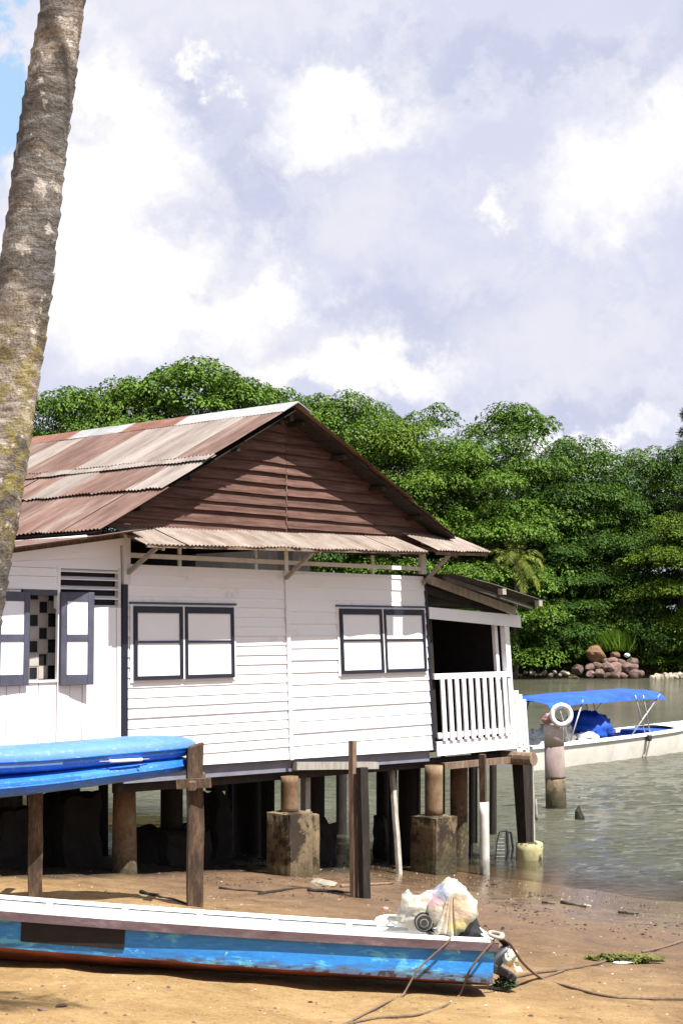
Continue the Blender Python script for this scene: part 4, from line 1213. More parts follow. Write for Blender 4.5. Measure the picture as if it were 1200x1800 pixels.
def kayak(label, cat, p_end, p_far, hgt, wid, mat, mat_deck, roll=0.0):
    """lofted hull from its right tip p_end towards p_far"""
    a = (p_far - p_end); L = a.length; a.normalize()
    s = Vector((0, 0, 1)).cross(a).normalized(); up = a.cross(s)
    root = thing('kayak', label, cat, p_end, 0, 'blue kayaks stacked on the rack')
    N = 36; Q = 20
    def sect(k):
        x = k * L
        e = min(1.0, max(0.0, x / 0.85)); e2 = min(1.0, max(0.0, (L - x) / 1.1))
        f = (math.sin(e * PI / 2) ** 0.55) * (math.sin(e2 * PI / 2) ** 0.7)
        rocker = 0.05 * (2 * k - 1) ** 2 * 1.1
        return x, wid / 2 * max(f, 0.10), hgt / 2 * max(0.30 + 0.70 * f, 0.30), rocker + 0.012 * math.sin(k * 9)
    vs = []; fs = []
    for i in range(N + 1):
        x, w, h, rk = sect(i / N)
        for q in range(Q):
            t = 2 * PI * q / Q + roll
            cx = math.copysign(abs(math.cos(t)) ** 0.75, math.cos(t)); cz = math.copysign(abs(math.sin(t)) ** 0.8, math.sin(t))
            vs.append(a * x + s * (w * cx) + Vector((0, 0, 1)) * (h * cz + rk))
    for i in range(N):
        for q in range(Q): fs.append((i * Q + q, i * Q + (q + 1) % Q, (i + 1) * Q + (q + 1) % Q, (i + 1) * Q + q))
    fs.append(tuple(range(Q))[::-1]); fs.append(tuple(N * Q + q for q in range(Q)))
    up_f = [f for f in fs if sum(vs[i][2] for i in f) / len(f) > -0.02 * hgt + sum(sect((min(f) // Q) / N)[3] for _ in (0,))]
    lo_f = [f for f in fs if f not in set(up_f)]
    hull = MB(); hull.v = [tuple(v) for v in vs]; hull.f = lo_f
    dk = MB(); dk.v = [tuple(v) for v in vs]; dk.f = up_f
    def fin(mb, n, mt):
        me = bpy.data.meshes.new(n); me.from_pydata(mb.v, [], mb.f)
        bm = bmesh.new(); bm.from_mesh(me)
        bmesh.ops.delete(bm, geom=[v for v in bm.verts if not v.link_faces], context='VERTS')
        bmesh.ops.recalc_face_normals(bm, faces=bm.faces); bm.to_mesh(me); bm.free()
        for p in me.polygons: p.use_smooth = True
        me.materials.append(mt); return link(n, me, root)
    fin(hull, 'hull', mat); fin(dk, 'deck', mat_deck)
    # seam bead round the widest line
    near = [a * sect(i / N)[0] - s * (sect(i / N)[1] * 1.005) * (1 if (s.y > 0) else -1) + Vector((0, 0, sect(i / N)[3])) for i in range(1, N)]
    MB().tube(near, 0.013, 6).build('seam', mat, root, smooth=True)
    return root, a, s, sect, L
def nside(s): return -s if s.y > 0 else s
pe = ray(342, 1317, KD0); pf = ray(-360, 1352, 16.6)
k1 = kayak('upper blue kayak with pale sun-sheen top resting on the rack', 'kayak', pe, pf, 0.34, 0.74, MT['kayak_low'], MT['kayak_top'])
root, a, s, sect, L = k1; ns = nside(s)
x, w, h, rk = sect(0.25)
c = a * (0.25 * L) + ns * (w * 0.97) + Vector((0, 0, rk - 0.085))
MB().tube([c - a * 0.24, c - a * 0.23 + ns * 0.03, c + ns * 0.04, c + a * 0.20 + ns * 0.03, c + a * 0.23], 0.020, 8).build('grip', MT['white'], root, smooth=True)
MB().tube([c - a * 0.36, c - a * 0.26 + ns * 0.02, c + a * 0.25 + ns * 0.02, c + a * 0.38], 0.008, 6).build('handle_cord', MT['rope_pale'], root, smooth=True)
pe = ray(336, 1347, KD0 - 0.05); pf = ray(-360, 1412, 16.6)
k2 = kayak('lower deep blue kayak on the rack beneath the pale topped one', 'kayak', pe, pf, 0.27, 0.72, MT['kayak_low'], MT['kayak_low'])
root, a, s, sect, L = k2; ns = nside(s)
x, w, h, rk = sect(0.215)
c = a * (0.215 * L)
MB().tube([c + ns * (w * 0.55) + Vector((0, 0, h * 0.86 + rk)), c - a * 0.03 + ns * (w * 0.92) + Vector((0, 0, h * 0.48 + rk)), c - a * 0.07 + ns * (w * 1.01) + Vector((0, 0, rk - 0.0))], 0.012, 6).build('strap', MT['rubber'], root, smooth=True)

# ------------------------------------------------------------------ the blue wooden boat drawn up on the sand
BO = Vector((1.36, 14.72, 1.075))                  # foot of the transom
ba = Vector((-4.44, -0.25, 0.275)).normalized()
bs = Vector((0, 0, 1)).cross(ba).normalized()      # to the boat's left when facing the bow: towards the camera?
if bs.y < 0: bs = -bs                              # +y local: away from the camera
heel = math.radians(5.0)
bu0 = bs.cross(ba); bu0 = bu0 if bu0.z > 0 else -bu0
bsr = (bs * math.cos(heel) - bu0 * math.sin(heel)).normalized()
bu = (bu0 * math.cos(heel) + bs * math.sin(heel)).normalized()
M4 = Matrix(((ba.x, bsr.x, bu.x, BO.x), (ba.y, bsr.y, bu.y, BO.y), (ba.z, bsr.z, bu.z, BO.z), (0, 0, 0, 1)))
# the mirror-handed frame would flip meshes: use rotation of a proper frame, local x towards the stern
R4 = Matrix(((-ba.x, bsr.x, bu.x, BO.x), (-ba.y, bsr.y, bu.y, BO.y), (-ba.z, bsr.z, bu.z, BO.z), (0, 0, 0, 1)))
boat = thing('wooden_boat', 'blue wooden boat with peeling paint and white rails drawn up on the sand', 'boat', (0, 0, 0))
boat.matrix_world = R4
BL = 9.4
def bx_(s): return -s                                # station s metres from the transom
def halfbeam(s):
    k = max(0.0, (s - 3.4) / (BL - 3.4))
    return (0.50 + 0.06 * math.sin(min(1, s / 3.0) * PI / 2)) * (1 - k ** 2.3) + 0.02
def gun_h(s): return 0.475 + 0.0032 * s * s + 0.012 * max(0, s - 4.5) ** 2
def keel_z(s): return 0.02 + (0.020 * max(0, s - 4.0) ** 2)
def chine(s):
    k = max(0.0, (s - 2.0) / (BL - 2.0))
    return max(0.02, halfbeam(s) * (0.96 - 0.30 * k)), keel_z(s) + 0.085 + 0.020 * s + 0.03 * k
NS = 40
ST = [BL * i / NS for i in range(NS + 1)]
def strip(rows, name, mat, smooth=True, thick=None):
    """rows: list of functions s -> (y, z)"""
    m = MB(); n = len(rows); vs = []; fs = []
    for s_ in ST:
        for r in rows: y, z = r(s_); vs.append((bx_(s_), y, z))
    for i in range(NS):
        for k in range(n - 1): fs.append((i * n + k, i * n + k + 1, (i + 1) * n + k + 1, (i + 1) * n + k))
    return m.add(vs, fs).build(name, mat, boat, smooth=smooth)
def side(k, sg):       # k 0 at the chine, 1 at the gunwale; slight flare
    def f(s_):
        cy, cz = chine(s_); gy, gz_ = halfbeam(s_), gun_h(s_)
        q = k ** 0.85
        return sg * (cy + (gy - cy) * q), cz + (gz_ - cz) * k
    return f
def bot(k, sg):
    def f(s_):
        cy, cz = chine(s_); kz = keel_z(s_)
        return sg * cy * k, kz + (cz - kz) * (k ** 1.25)
    return f
for sg in (-1, 1):
    strip([side(k / 6, sg) for k in range(7)], 'side_planking', MT['boat_blue'])
strip([bot(1 - k / 5, -1) for k in range(6)] + [bot(k / 5, 1) for k in range(1, 6)], 'bottom', MT['hull_red'])
# transom
def ring(s_):
    r = [bot(k / 5, -1)(s_) for k in range(5, -1, -1)] + [bot(k / 5, 1)(s_) for k in range(1, 6)]
    return [side(1, -1)(s_)] + r + [side(1, 1)(s_)]
rg = ring(0.0)
MB().add([(0.0, y, z) for y, z in rg] + [(-0.04, y * 0.97, z) for y, z in rg], [tuple(range(len(rg))), tuple(range(len(rg), 2 * len(rg)))[::-1]] + [(i, i + 1, len(rg) + i + 1, len(rg) + i) for i in range(len(rg) - 1)]).build('transom', MT['boat_blue'], boat)
# inner lining, white
for sg in (-1, 1):
    strip([(lambda s_, k=k, sg=sg: (sg * max(0.01, abs(side(k, 1)(s_)[0]) - 0.035), side(k, 1)(s_)[1])) for k in (0.15, 0.4, 0.7, 0.98)], 'inner_lining', MT['white_boat'])
strip([(lambda s_, sg=sg: (sg * max(0.01, chine(s_)[0] - 0.03), chine(s_)[1] + 0.055)) for sg in (-1, 0, 1)], 'floorboards', MT['white_boat'], smooth=False)
# gunwales: rub strake outside, white cap on top, stringer and ribs inside
def beam_strip(name, mat, y0, y1, z0, z1, sg, s0=0.0, s1=BL - 0.25):
    m = MB(); vs = []; fs = []; n = 34
    for i in range(n + 1):
        s_ = s0 + (s1 - s0) * i / n; g = halfbeam(s_); h = gun_h(s_)
        for y, z in ((y0, z0), (y1, z0), (y1, z1), (y0, z1)): vs.append((bx_(s_), sg * (g + y), h + z))
    for i in range(n):
        for k in range(4): fs.append((i * 4 + k, i * 4 + (k + 1) % 4, i * 4 + 4 + (k + 1) % 4, i * 4 + 4 + k))
    fs += [(3, 2, 1, 0), (n * 4, n * 4 + 1, n * 4 + 2, n * 4 + 3)]
    return m.add(vs, fs).build(name, mat, boat)
for sg in (-1, 1):
    beam_strip('rub_strake', MT['rub'], 0.004, 0.045, -0.072, 0.004, sg, -0.03)
    beam_strip('cap_rail', MT['white_boat'], -0.075, 0.038, 0.008, 0.038, sg, -0.02)
    beam_strip('stringer', MT['white_boat'], -0.072, -0.040, -0.145, -0.115, sg, 0.3)
    s_ = 0.55
    while s_ < BL - 0.8:
        g = halfbeam(s_) - 0.037; h = gun_h(s_)
        cy, cz = chine(s_)
        MB().hexa([(bx_(s_) - 0.03, sg * (cy - 0.04), cz + 0.06), (bx_(s_) + 0.03, sg * (cy - 0.04), cz + 0.06), (bx_(s_) + 0.03, sg * (cy - 0.10), cz + 0.06), (bx_(s_) - 0.03, sg * (cy - 0.10), cz + 0.06),
                   (bx_(s_) - 0.03, sg * g, h + 0.006), (bx_(s_) + 0.03, sg * g, h + 0.006), (bx_(s_) + 0.03, sg * (g - 0.05), h + 0.006), (bx_(s_) - 0.03, sg * (g - 0.05), h + 0.006)]).build('rib', MT['white_boat'], boat)
        s_ += 0.735
for s_, w in ((1.75, 0.26), (3.6, 0.28), (5.0, 0.3)):
    g = halfbeam(s_) - 0.05; z = gun_h(s_) - 0.15
    MB().box(bx_(s_) - w / 2, bx_(s_) + w / 2, -g, g, z, z + 0.03).build('thwart', MT['white_boat'], boat)
# transom capping and the black rectangle painted on the bow quarter
MB().box(-0.06, 0.03, -halfbeam(0) + 0.05, halfbeam(0) - 0.05, gun_h(0) - 0.02, gun_h(0) + 0.03).build('transom_cap', MT['white_boat'], boat)
pm = MB(); vs = []; fs = []; n = 10
for i in range(n + 1):
    s_ = 3.40 + 0.94 * i / n
    for k in (0.22, 0.80):
        kk = k; y, z = side(kk, -1)(s_ + (0.05 if k > .5 else 0) * -1)
        vs += [(bx_(s_), y - 0.003, z), (bx_(s_), y - 0.011, z)]
for i in range(n):
    o = i * 4; fs += [(o + 1, o + 5, o + 7, o + 3), (o, o + 1, o + 5, o + 4), (o + 2, o + 3, o + 7, o + 6)]
fs += [(0, 2, 3, 1), (n * 4, n * 4 + 1, n * 4 + 3, n * 4 + 2)]
pm.add(vs, fs).build('black_panel', MT['black_paint_and_shade'], boat)

def boat_pt(s_, y, z): return R4 @ Vector((bx_(s_), y, z))
# ---- oars and bits lying in the stern
def free_obj(mb, name, mat, org, label, cat, smooth=True, group=None):
    o = mb.build(name, mat, None, org=org, smooth=smooth); o.location = org
    return tag(o, label, cat, group)
a_, b_ = boat_pt(0.72, 0.16, 0.50), boat_pt(1.62, -0.22, 0.47)
ot = thing('paddle', 'white paddle lying across the stern of the blue boat', 'paddle', a_)
MB().tube([Vector((0, 0, 0)), b_ - a_], 0.020, 8).build('shaft', MT['white_boat'], ot, smooth=True)
dv_ = (b_ - a_).normalized()
MB().bar(b_ - a_ - dv_ * 0.02, b_ - a_ + dv_ * 0.42, 0.15, 0.025, w2=0.19, h2=0.018).build('blade', MT['white_boat'], ot, bevel=0.006)
a_, b_ = boat_pt(0.42, 0.34, 0.56), boat_pt(1.05, 0.30, 0.55)
bt = thing('bailer_bundle', 'pale crumpled bundle lying on the stern rail of the boat', 'bundle', a_)
m = MB(); v = b_ - a_
m.tube([v * (i / 9) + Vector((0, 0, 0.03 * math.sin(i * 2.1))) for i in range(10)], [0.03 + 0.035 * abs(math.sin(i * 1.7 + 0.4)) for i in range(10)], 9, jit=0.25, rnd=rn)
m.build('bundle_body', MT['white_boat'], bt, smooth=True)
MB().tube([v * 0.15 + Vector((0, -0.04, 0.05)), v * 0.4 + Vector((0, -0.07, 0.06)), v * 0.8 + Vector((0, -0.05, 0.05))], 0.014, 6).build('tie', MT['rope_pale'], bt, smooth=True)

# ---- outboard motor tilted up on the transom, its cowl wrapped in a printed plastic bag
OC = ray(779, 1601, 14.62)
om = thing('outboard_motor', 'tilted outboard motor wrapped in a cream printed plastic bag', 'outboard motor', OC)
def lump(rad, prof, seed, n=30, q=22, wr=0.06):
    """closed surface from a latitude profile, wrinkled"""
    vs = [] ; fs = []
    for i in range(n + 1):
        th = PI * i / n
        for k in range(q):
            ph = 2 * PI * k / q
            d = Vector((math.sin(th) * math.cos(ph), math.sin(th) * math.sin(ph), math.cos(th)))
            f = prof(d)
            f *= 1 + wr * mnoise.noise(d * 2.6 + Vector((seed, 0, 0))) + wr * 0.6 * mnoise.noise(d * 7.0 + Vector((0, seed, 0)))
            vs.append(Vector((d.x * rad[0], d.y * rad[1], d.z * rad[2])) * f)
    for i in range(n):
        for k in range(q): fs.append((i * q + k, i * q + (k + 1) % q, (i + 1) * q + (k + 1) % q, (i + 1) * q + k))
    return vs, fs
def cowl(d):
    # boxy head: flat right face, pointed crown, sloping to the left shoulder
    f = 1.0 / max(abs(d.x) * 0.98 + 0.0, abs(d.y) * 0.9, abs(d.z) * 0.93, (abs(d.x) + abs(d.z)) * 0.80, 0.70) * 0.98
    return f
vs, fs = lump((0.235, 0.20, 0.245), cowl, 3.0, wr=0.12)
vs = [v + Vector((0.075 + 0.22 * v.z * 0.1, 0, 0.03)) for v in vs]
MB().add(vs, fs).build('cowl_bag', MT['bag'], om, smooth=True)
vs, fs = lump((0.245, 0.18, 0.175), lambda d: 1.0 + 0.16 * max(0, -d.x), 8.0, wr=0.20)
vs = [v + Vector((-0.14, 0.02, -0.005 + 0.18 * v.x)) for v in vs]
MB().add(vs, fs).build('bag_shoulder', MT['bag'], om, smooth=True)
# gathered end at the left, hanging tail of the bag in front
vs, fs = lump((0.06, 0.08, 0.12), lambda d: 1 + 0.25 * d.z, 5.0, n=14, q=14, wr=0.25)
vs = [v + Vector((-0.345, 0, 0.035)) for v in vs]
MB().add(vs, fs).build('bag_knot', MT['bag'], om, smooth=True)
m = MB(); vs = []; fs = []; n = 12; q = 10
for i in range(n + 1):
    k = i / n
    for j in range(q + 1):
        l = j / q - 0.5
        x = 0.045 - 0.05 * k + l * (0.07 + 0.20 * k ** 1.4); fold = 0.022 * math.sin(j * 2.2 + 1) * (0.4 + k)
        vs.append((x, -0.235 + 0.02 * k + fold - 0.03 * k, 0.17 - 0.42 * k + 0.015 * math.sin(j * 1.7) * k))
for i in range(n):
    for j in range(q): o = i * (q + 1) + j; fs.append((o, o + 1, o + q + 2, o + q + 1))
m.add(vs, fs).build('bag_tail', MT['bag'], om, smooth=True)
# pull-start housing peeping out of the bag, tiller, clamp bracket, leg, gearcase, propeller
pc = Vector((-0.195, -0.185, -0.075))
for r_, y_, mt in ((0.092, 0.0, 'rubber'), (0.078, -0.020, 'steel'), (0.070, -0.028, 'rubber'), (0.040, -0.040, 'steel'), (0.033, -0.048, 'rubber')):
    MB().tube([pc + Vector((0, 0.06, 0)), pc + Vector((0, y_, 0.0))], r_, 22).build('starter_ring', MT[mt], om)
MB().tube([Vector((-0.16, -0.12, -0.15)), Vector((-0.11, -0.17, -0.20)), Vector((0.0, -0.18, -0.235))], [0.035, 0.035, 0.028], 10).build('tiller', MT['rubber'], om, smooth=True)
MB().box(0.03, 0.20, -0.10, 0.12, -0.36, -0.18).build('clamp_bracket', MT['rubber'], om, bevel=0.015)
tr = boat_pt(-0.02, 0.02, 0.40) - OC
leg0 = Vector((0.16, 0.02, -0.12)); leg1 = ray(868, 1690, 14.92) - OC
MB().bar(leg0, leg0.lerp(leg1, 0.30), 0.20, 0.30, w2=0.15, h2=0.22).build('swivel_housing', MT['rubber'], om, bevel=0.02)
MB().bar(leg0.lerp(leg1, 0.25), leg1, 0.10, 0.22, w2=0.07, h2=0.18).build('leg', MT['rubber'], om, bevel=0.02)
ax = Vector((0.75, 0.25, 0.60)).normalized()
gc = leg1
MB().tube([gc - ax * 0.20, gc - ax * 0.12, gc, gc + ax * 0.16, gc + ax * 0.20], [0.02, 0.06, 0.075, 0.065, 0.05], 14).build('gearcase', MT['rubber'], om, smooth=True)
MB().hexa([gc + Vector(v) for v in ((0.02, -0.02, -0.02), (0.16, -0.02, -0.10), (0.16, 0.02, -0.10), (0.02, 0.02, -0.02), (0.05, -0.02, -0.16), (0.17, -0.02, -0.155), (0.17, 0.02, -0.155), (0.05, 0.02, -0.16))]).build('skeg', MT['rubber'], om)
MB().bar(gc + Vector((-0.12, -0.02, 0.0)), gc + Vector((0.20, 0.02, -0.16)), 0.22, 0.10, w2=0.18, h2=0.05).build('cavitation_plate', MT['rubber'], om, bevel=0.008)
for k in range(3):
    an = k * 2 * PI / 3 + 0.4
    e1 = ax.cross(Vector((0, 1, 0))).normalized(); e2 = ax.cross(e1)
    dd = e1 * math.cos(an) + e2 * math.sin(an); tt = ax.cross(dd)
    c0 = gc + ax * 0.19
    vs = [c0 + dd * 0.04 - tt * 0.03 - ax * 0.02, c0 + dd * 0.04 + tt * 0.03 + ax * 0.02, c0 + dd * 0.12 + tt * 0.055 + ax * 0.03, c0 + dd * 0.145, c0 + dd * 0.11 - tt * 0.05 - ax * 0.03]
    vs2 = [v + ax * 0.008 for v in vs]
    MB().add(vs + vs2, [(0, 1, 2, 3, 4), (9, 8, 7, 6, 5)] + [(i, (i + 1) % 5, 5 + (i + 1) % 5, 5 + i) for i in range(5)]).build('propeller_blade', MT['rubber'], om)
# pale rag tied over the propeller hub; weed hanging from the gearcase
rgp = ray(896, 1684, 14.75)
rag = thing('pale_rag', 'crumpled pale yellow rag caught on the raised propeller', 'rag', rgp)
vs, fs = lump((0.062, 0.06, 0.078), lambda d: 1 + 0.3 * d.x * d.z, 21.0, n=16, q=16, wr=0.42)
MB().add(vs, fs).build('cloth', MT['prop_cap'], rag, smooth=True)
m = MB(); vs = []; fs = []
for i in range(7):
    k = i / 6
    vs += [(0.02 + 0.06 * k - 0.025, -0.08, 0.03 - 0.15 * k), (0.02 + 0.06 * k + 0.03, -0.075 - 0.02 * math.sin(i), 0.035 - 0.15 * k)]
for i in range(6): fs.append((i * 2, i * 2 + 1, i * 2 + 3, i * 2 + 2))
m.add(vs, fs).build('cloth_end', MT['prop_cap'], rag)


def tuft(name, label, cat, center, rx, ry, rz, n, mat, seed, kind='stuff', leaf=0.05):
    r = random.Random(seed); m = MB()
    for i in range(n):
        a = r.uniform(0, 2 * PI); q = math.sqrt(r.random())
        p = Vector((rx * q * math.cos(a), ry * q * math.sin(a), rz * r.random() * (1 - q * q * 0.8)))
        d = Vector((r.uniform(-1, 1), r.uniform(-1, 1), r.uniform(-0.35, 0.5))).normalized() * leaf * r.uniform(0.5, 1.4)
        s = Vector((0, 0, 1)).cross(d).normalized() * leaf * 0.22
        m.add([p - d, p + s, p + d, p - s], [(0, 1, 2, 3)])
    o = m.build(name, mat, None); o.location = center
    tag(o, label, cat, None, kind); return o
wc = ray(886, 1716, 14.85)
wt = tuft('seaweed', 'dark green weed hanging under the raised propeller', 'seaweed', wc - Vector((0, 0, 0.10)), 0.11, 0.10, 0.12, 160, MT['green_glass'], 5, 'thing', 0.06)

# ------------------------------------------------------------------ ropes and litter on the sand
def rope(name, label, pts, r, mat, sag=None):
    c = []
    pts = [Vector(p) for p in pts]
    for i in range(len(pts) - 1):
        p0 = pts[max(i - 1, 0)]; p1 = pts[i]; p2 = pts[i + 1]; p3 = pts[min(i + 2, len(pts) - 1)]
        for k in range(8):
            t = k / 8
            c.append(0.5 * ((2 * p1) + (p2 - p0) * t + (2 * p0 - 5 * p1 + 4 * p2 - p3) * t * t + (3 * p1 - p0 - 3 * p2 + p3) * t ** 3))
    c.append(pts[-1])
    o = MB().tube(c, r, 7).build(name, mat, None, org=pts[0], smooth=True)
    o.location = pts[0]
    return tag(o, label, 'rope')
def G(px, py, up=0.012): p = on_ground(px, py); p.z += up; return p
cl = boat_pt(0.0, -0.50, 0.50)
rope('mooring_rope', 'grey rope running down the stern corner of the boat', [boat_pt(-0.04, -0.30, 0.53), boat_pt(0.02, -0.555, 0.50), boat_pt(0.22, -0.60, 0.25), G(806, 1752), G(778, 1772), G(735, 1786), G(655, 1793), G(560, 1815)], 0.011, MT['rope'])
rope('mooring_rope', 'thin rope over the boat side left of the stern', [boat_pt(0.55, -0.30, 0.50), boat_pt(0.42, -0.565, 0.505), boat_pt(0.70, -0.60, 0.22), G(706, 1753), G(684, 1762), G(640, 1785), G(600, 1806)], 0.010, MT['rope'])
rope('mooring_rope', 'long brown rope curving over wet sand to the right edge', [boat_pt(-0.02, -0.44, 0.54), boat_pt(-0.16, -0.36, 0.47), ray(918, 1692, 14.9), G(952, 1722), G(1000, 1737), G(1060, 1752), G(1120, 1757), G(1215, 1757)], 0.014, MT['rope'])
rope('mooring_rope', 'brown rope running from the propeller to the green weed mat', [G(896, 1722), G(940, 1712), G(1000, 1705), G(1055, 1694), G(1090, 1683)], 0.016, MT['rope'])
rope('mooring_rope', 'brown rope leading from the weed mat to the water', [G(1128, 1675), G(1160, 1668), G(1200, 1655), G(1260, 1632)], 0.016, MT['rope'])
rope('mooring_rope', 'short brown rope crossing under the raised propeller', [G(880, 1742), G(915, 1731), G(955, 1720), G(990, 1708)], 0.014, MT['rope'])
rope('coiled_knot', 'rope turns knotted round the stern corner post', [boat_pt(-0.02, -0.56, 0.52), boat_pt(-0.06, -0.52, 0.56), boat_pt(0.03, -0.46, 0.57), boat_pt(0.05, -0.55, 0.55), boat_pt(-0.05, -0.57, 0.53), boat_pt(-0.07, -0.50, 0.56), boat_pt(0.0, -0.46, 0.545)], 0.018, MT['rope_pale'])
wm = on_ground(1098, 1690)
wd = thing('weed_mat', 'flat mat of olive green weed tangled on the mooring rope', 'weed mat', wm)
vs, fs = lump((0.33, 0.10, 0.052), lambda d: 1.0 + 0.10 * math.sin(9 * d.x), 31.0, n=18, q=26, wr=0.5)
o = MB().add([v + Vector((0.03, 0.02, 0.025)) for v in vs], fs).build('weed_body', MT['algae'], wd, smooth=True)
o = tuft('weed_strands', '', None, Vector((-0.05, 0, 0.02)), 0.42, 0.14, 0.07, 420, MT['algae'], 9, 'stuff', 0.06); o.parent = wd; del o['label']
lb = on_ground(1092, 1694)
p_ = MB()
vs, fs = lump((0.12, 0.035, 0.012), lambda d: 1.0, 41.0, n=8, q=12, wr=0.4)
o = p_.add([v + Vector((0, 0, 0.012)) for v in vs], fs).build('plastic_scrap', MT['white_boat'], None, smooth=True); o.location = lb
tag(o, 'white plastic scrap lying at the edge of the weed mat', 'litter')


def rock(name, label, cat, p, r, mat, seed, group=None, flat=0.7, up=0.25, parent=None):
    rr = random.Random(seed)
    bm = bmesh.new(); bmesh.ops.create_icosphere(bm, subdivisions=2 if max(r if isinstance(r, tuple) else (r,)) < 0.15 else 3, radius=1.0)
    sx = rr.uniform(0.85, 1.25); sy = rr.uniform(0.8, 1.15)
    pl = [(Vector((rr.gauss(0, 1), rr.gauss(0, 1), rr.gauss(0, 1))).normalized(), rr.uniform(0.62, 0.92)) for _ in range(9)]
    R = r if not isinstance(r, tuple) else r[0]
    for v in bm.verts:
        d = v.co.normalized(); f = 1.0
        for n_, k in pl:
            q = d.dot(n_)
            if q > 1e-3: f = min(f, k / q)
        f *= 1 + 0.09 * mnoise.noise(d * 3 + Vector((seed, 0, 0)))
        v.co = Vector((d.x * sx, d.y * sy, d.z * flat)) * f * R
    me = bpy.data.meshes.new(name); bm.to_mesh(me); bm.free()
    me.materials.append(mat)
    o = link(name, me, parent); o.location = Vector(p) + Vector((0, 0, R * flat * up)); o.rotation_euler = (0, 0, rr.uniform(0, 6))
    return tag(o, label, cat, group)
for px, py, r, lb, mt in ((75, 1776, 0.045, 'brown stone on the foreground sand, left of its darker neighbour', 'stone'), (108, 1770, 0.052, 'dark reddish stone on the foreground sand below the boat', 'pebble_dark'),
                          (932, 1787, 0.030, 'small black pebble on wet sand below the ropes', 'pebble_dark'), (566, 1556, 0.24, 'pale flat rock on the sand behind the tall stake', 'stone_pale'),
                          (545, 1762, 0.022, 'tiny dark stone on the sand under the boat', 'pebble_dark'), (1146, 1682, 0.026, 'small grey stone beside the right end of the weed mat', 'stone_pale'),
                          (985, 1790, 0.02, 'little brown pebble near the bottom edge of the wet sand', 'stone'), (868, 1556, 0.07, 'dark lump lying in the shallows behind the motor', 'pebble_dark'),
                          (676, 1598, 0.06, 'pinkish stone on the sand left of the wrapped motor', 'pink')):
    rock('beach_stone', lb, 'stone', on_ground(px, py), r, MT[mt], px, flat=0.5 if r < 0.1 else 0.35)
def stick(label, p0, p1, r, mt='timber_dark', pxs=6):
    a = Vector(p0); b = Vector(p1); n = pxs
    pts = [a.lerp(b, i / n) + Vector((0, 0, 0.02 * mnoise.noise((i * 1.7, a.x * 3, a.y)))) + Vector((0, 0.05 * mnoise.noise((i * 0.9, a.y * 3, 2)), 0)) for i in range(n + 1)]
    o = MB().tube(pts, [r * (1 - 0.5 * i / n) for i in range(n + 1)], 7).build('driftwood', MT[mt], None, org=a, smooth=True)
    o.location = a
    return tag(o, label, 'driftwood')
stick('dark twig at the water line, left end of the tide wrack', G(952, 1588), G(975, 1590), 0.025)
stick('dark branch at the water line with pale tip', G(985, 1588), G(1030, 1595), 0.03)
stick('pale scrap of wood in the middle of the tide line', G(1026, 1593), G(1038, 1594), 0.03, 'timber_pale')
stick('short dark twig farthest right on the tide line', G(1085, 1605), G(1122, 1608), 0.022)
stick('long dark branch lying by the left of the middle footing', G(385, 1562), G(470, 1570), 0.020)
stick('dark driftwood branch lying before the middle footing', G(455, 1572), G(545, 1562), 0.028)
stick('dark branch between the middle footing and the tall stake', G(540, 1566), G(615, 1570), 0.030)
stick('thin dark branch in front of the shaded rack post', G(248, 1570), G(330, 1590), 0.03)
stick('grey board end by the foot of the short post', G(600, 1560), G(690, 1554), 0.035, 'timber')
stick('thin reed stake standing in the water by the piling', ray(942, 1442, 36) , ray(941, 1405, 36), 0.04, 'timber_pale', 3)

# pebbles, shell bits and weed crumbs too many to count
def scatter(name, n, seed, box, rmin, rmax, mat, cond, label, dens=None):
    r = random.Random(seed); m = MB(); k = 0
    while k < n:
        x = r.uniform(box[0], box[1]); y = r.uniform(box[2], box[3])
        t = shore_t(x, y)
        if not cond(t, x, y, r): continue
        z = ground_z(x, y); q = r.uniform(rmin, rmax) * (0.6 + 0.8 * r.random() ** 3)
        a = r.uniform(0, 3); c, s = math.cos(a), math.sin(a); e = r.uniform(0.5, 1.0); h = r.uniform(0.3, 0.7)
        P = lambda u, v, w: (x + q * (u * c - v * e * s), y + q * (u * s + v * e * c), z + q * w * h)
        m.add([P(-1, 0, 0), P(0, -1, -0.1), P(1, 0, 0), P(0, 1, -0.1), P(0.1, 0.1, 1)], [(0, 1, 4), (1, 2, 4), (2, 3, 4), (3, 0, 4)])
        k += 1
    o = m.build(name, mat, None); tag(o, label, None, None, 'stuff'); return o
scatter('sand_pebbles', 2600, 3, (-6, 7, 11.5, 29), 0.008, 0.028, MT['stone'], lambda t, x, y, r: t > 0.4, 'brown pebbles strewn over the sand')
scatter('shell_bits', 1500, 4, (-6, 7, 11.5, 29), 0.006, 0.020, MT['stone_pale'], lambda t, x, y, r: t > 0.4, 'pale shell bits strewn over the sand')
scatter('tide_debris', 1300, 5, (-6, 5, 19.5, 29), 0.008, 0.036, MT['timber_dark'], lambda t, x, y, r: 0.3 < t < 7 and mnoise.noise((x * 0.9, y * 0.9, 3)) > 0.12, 'dark drift crumbs around the stilts')

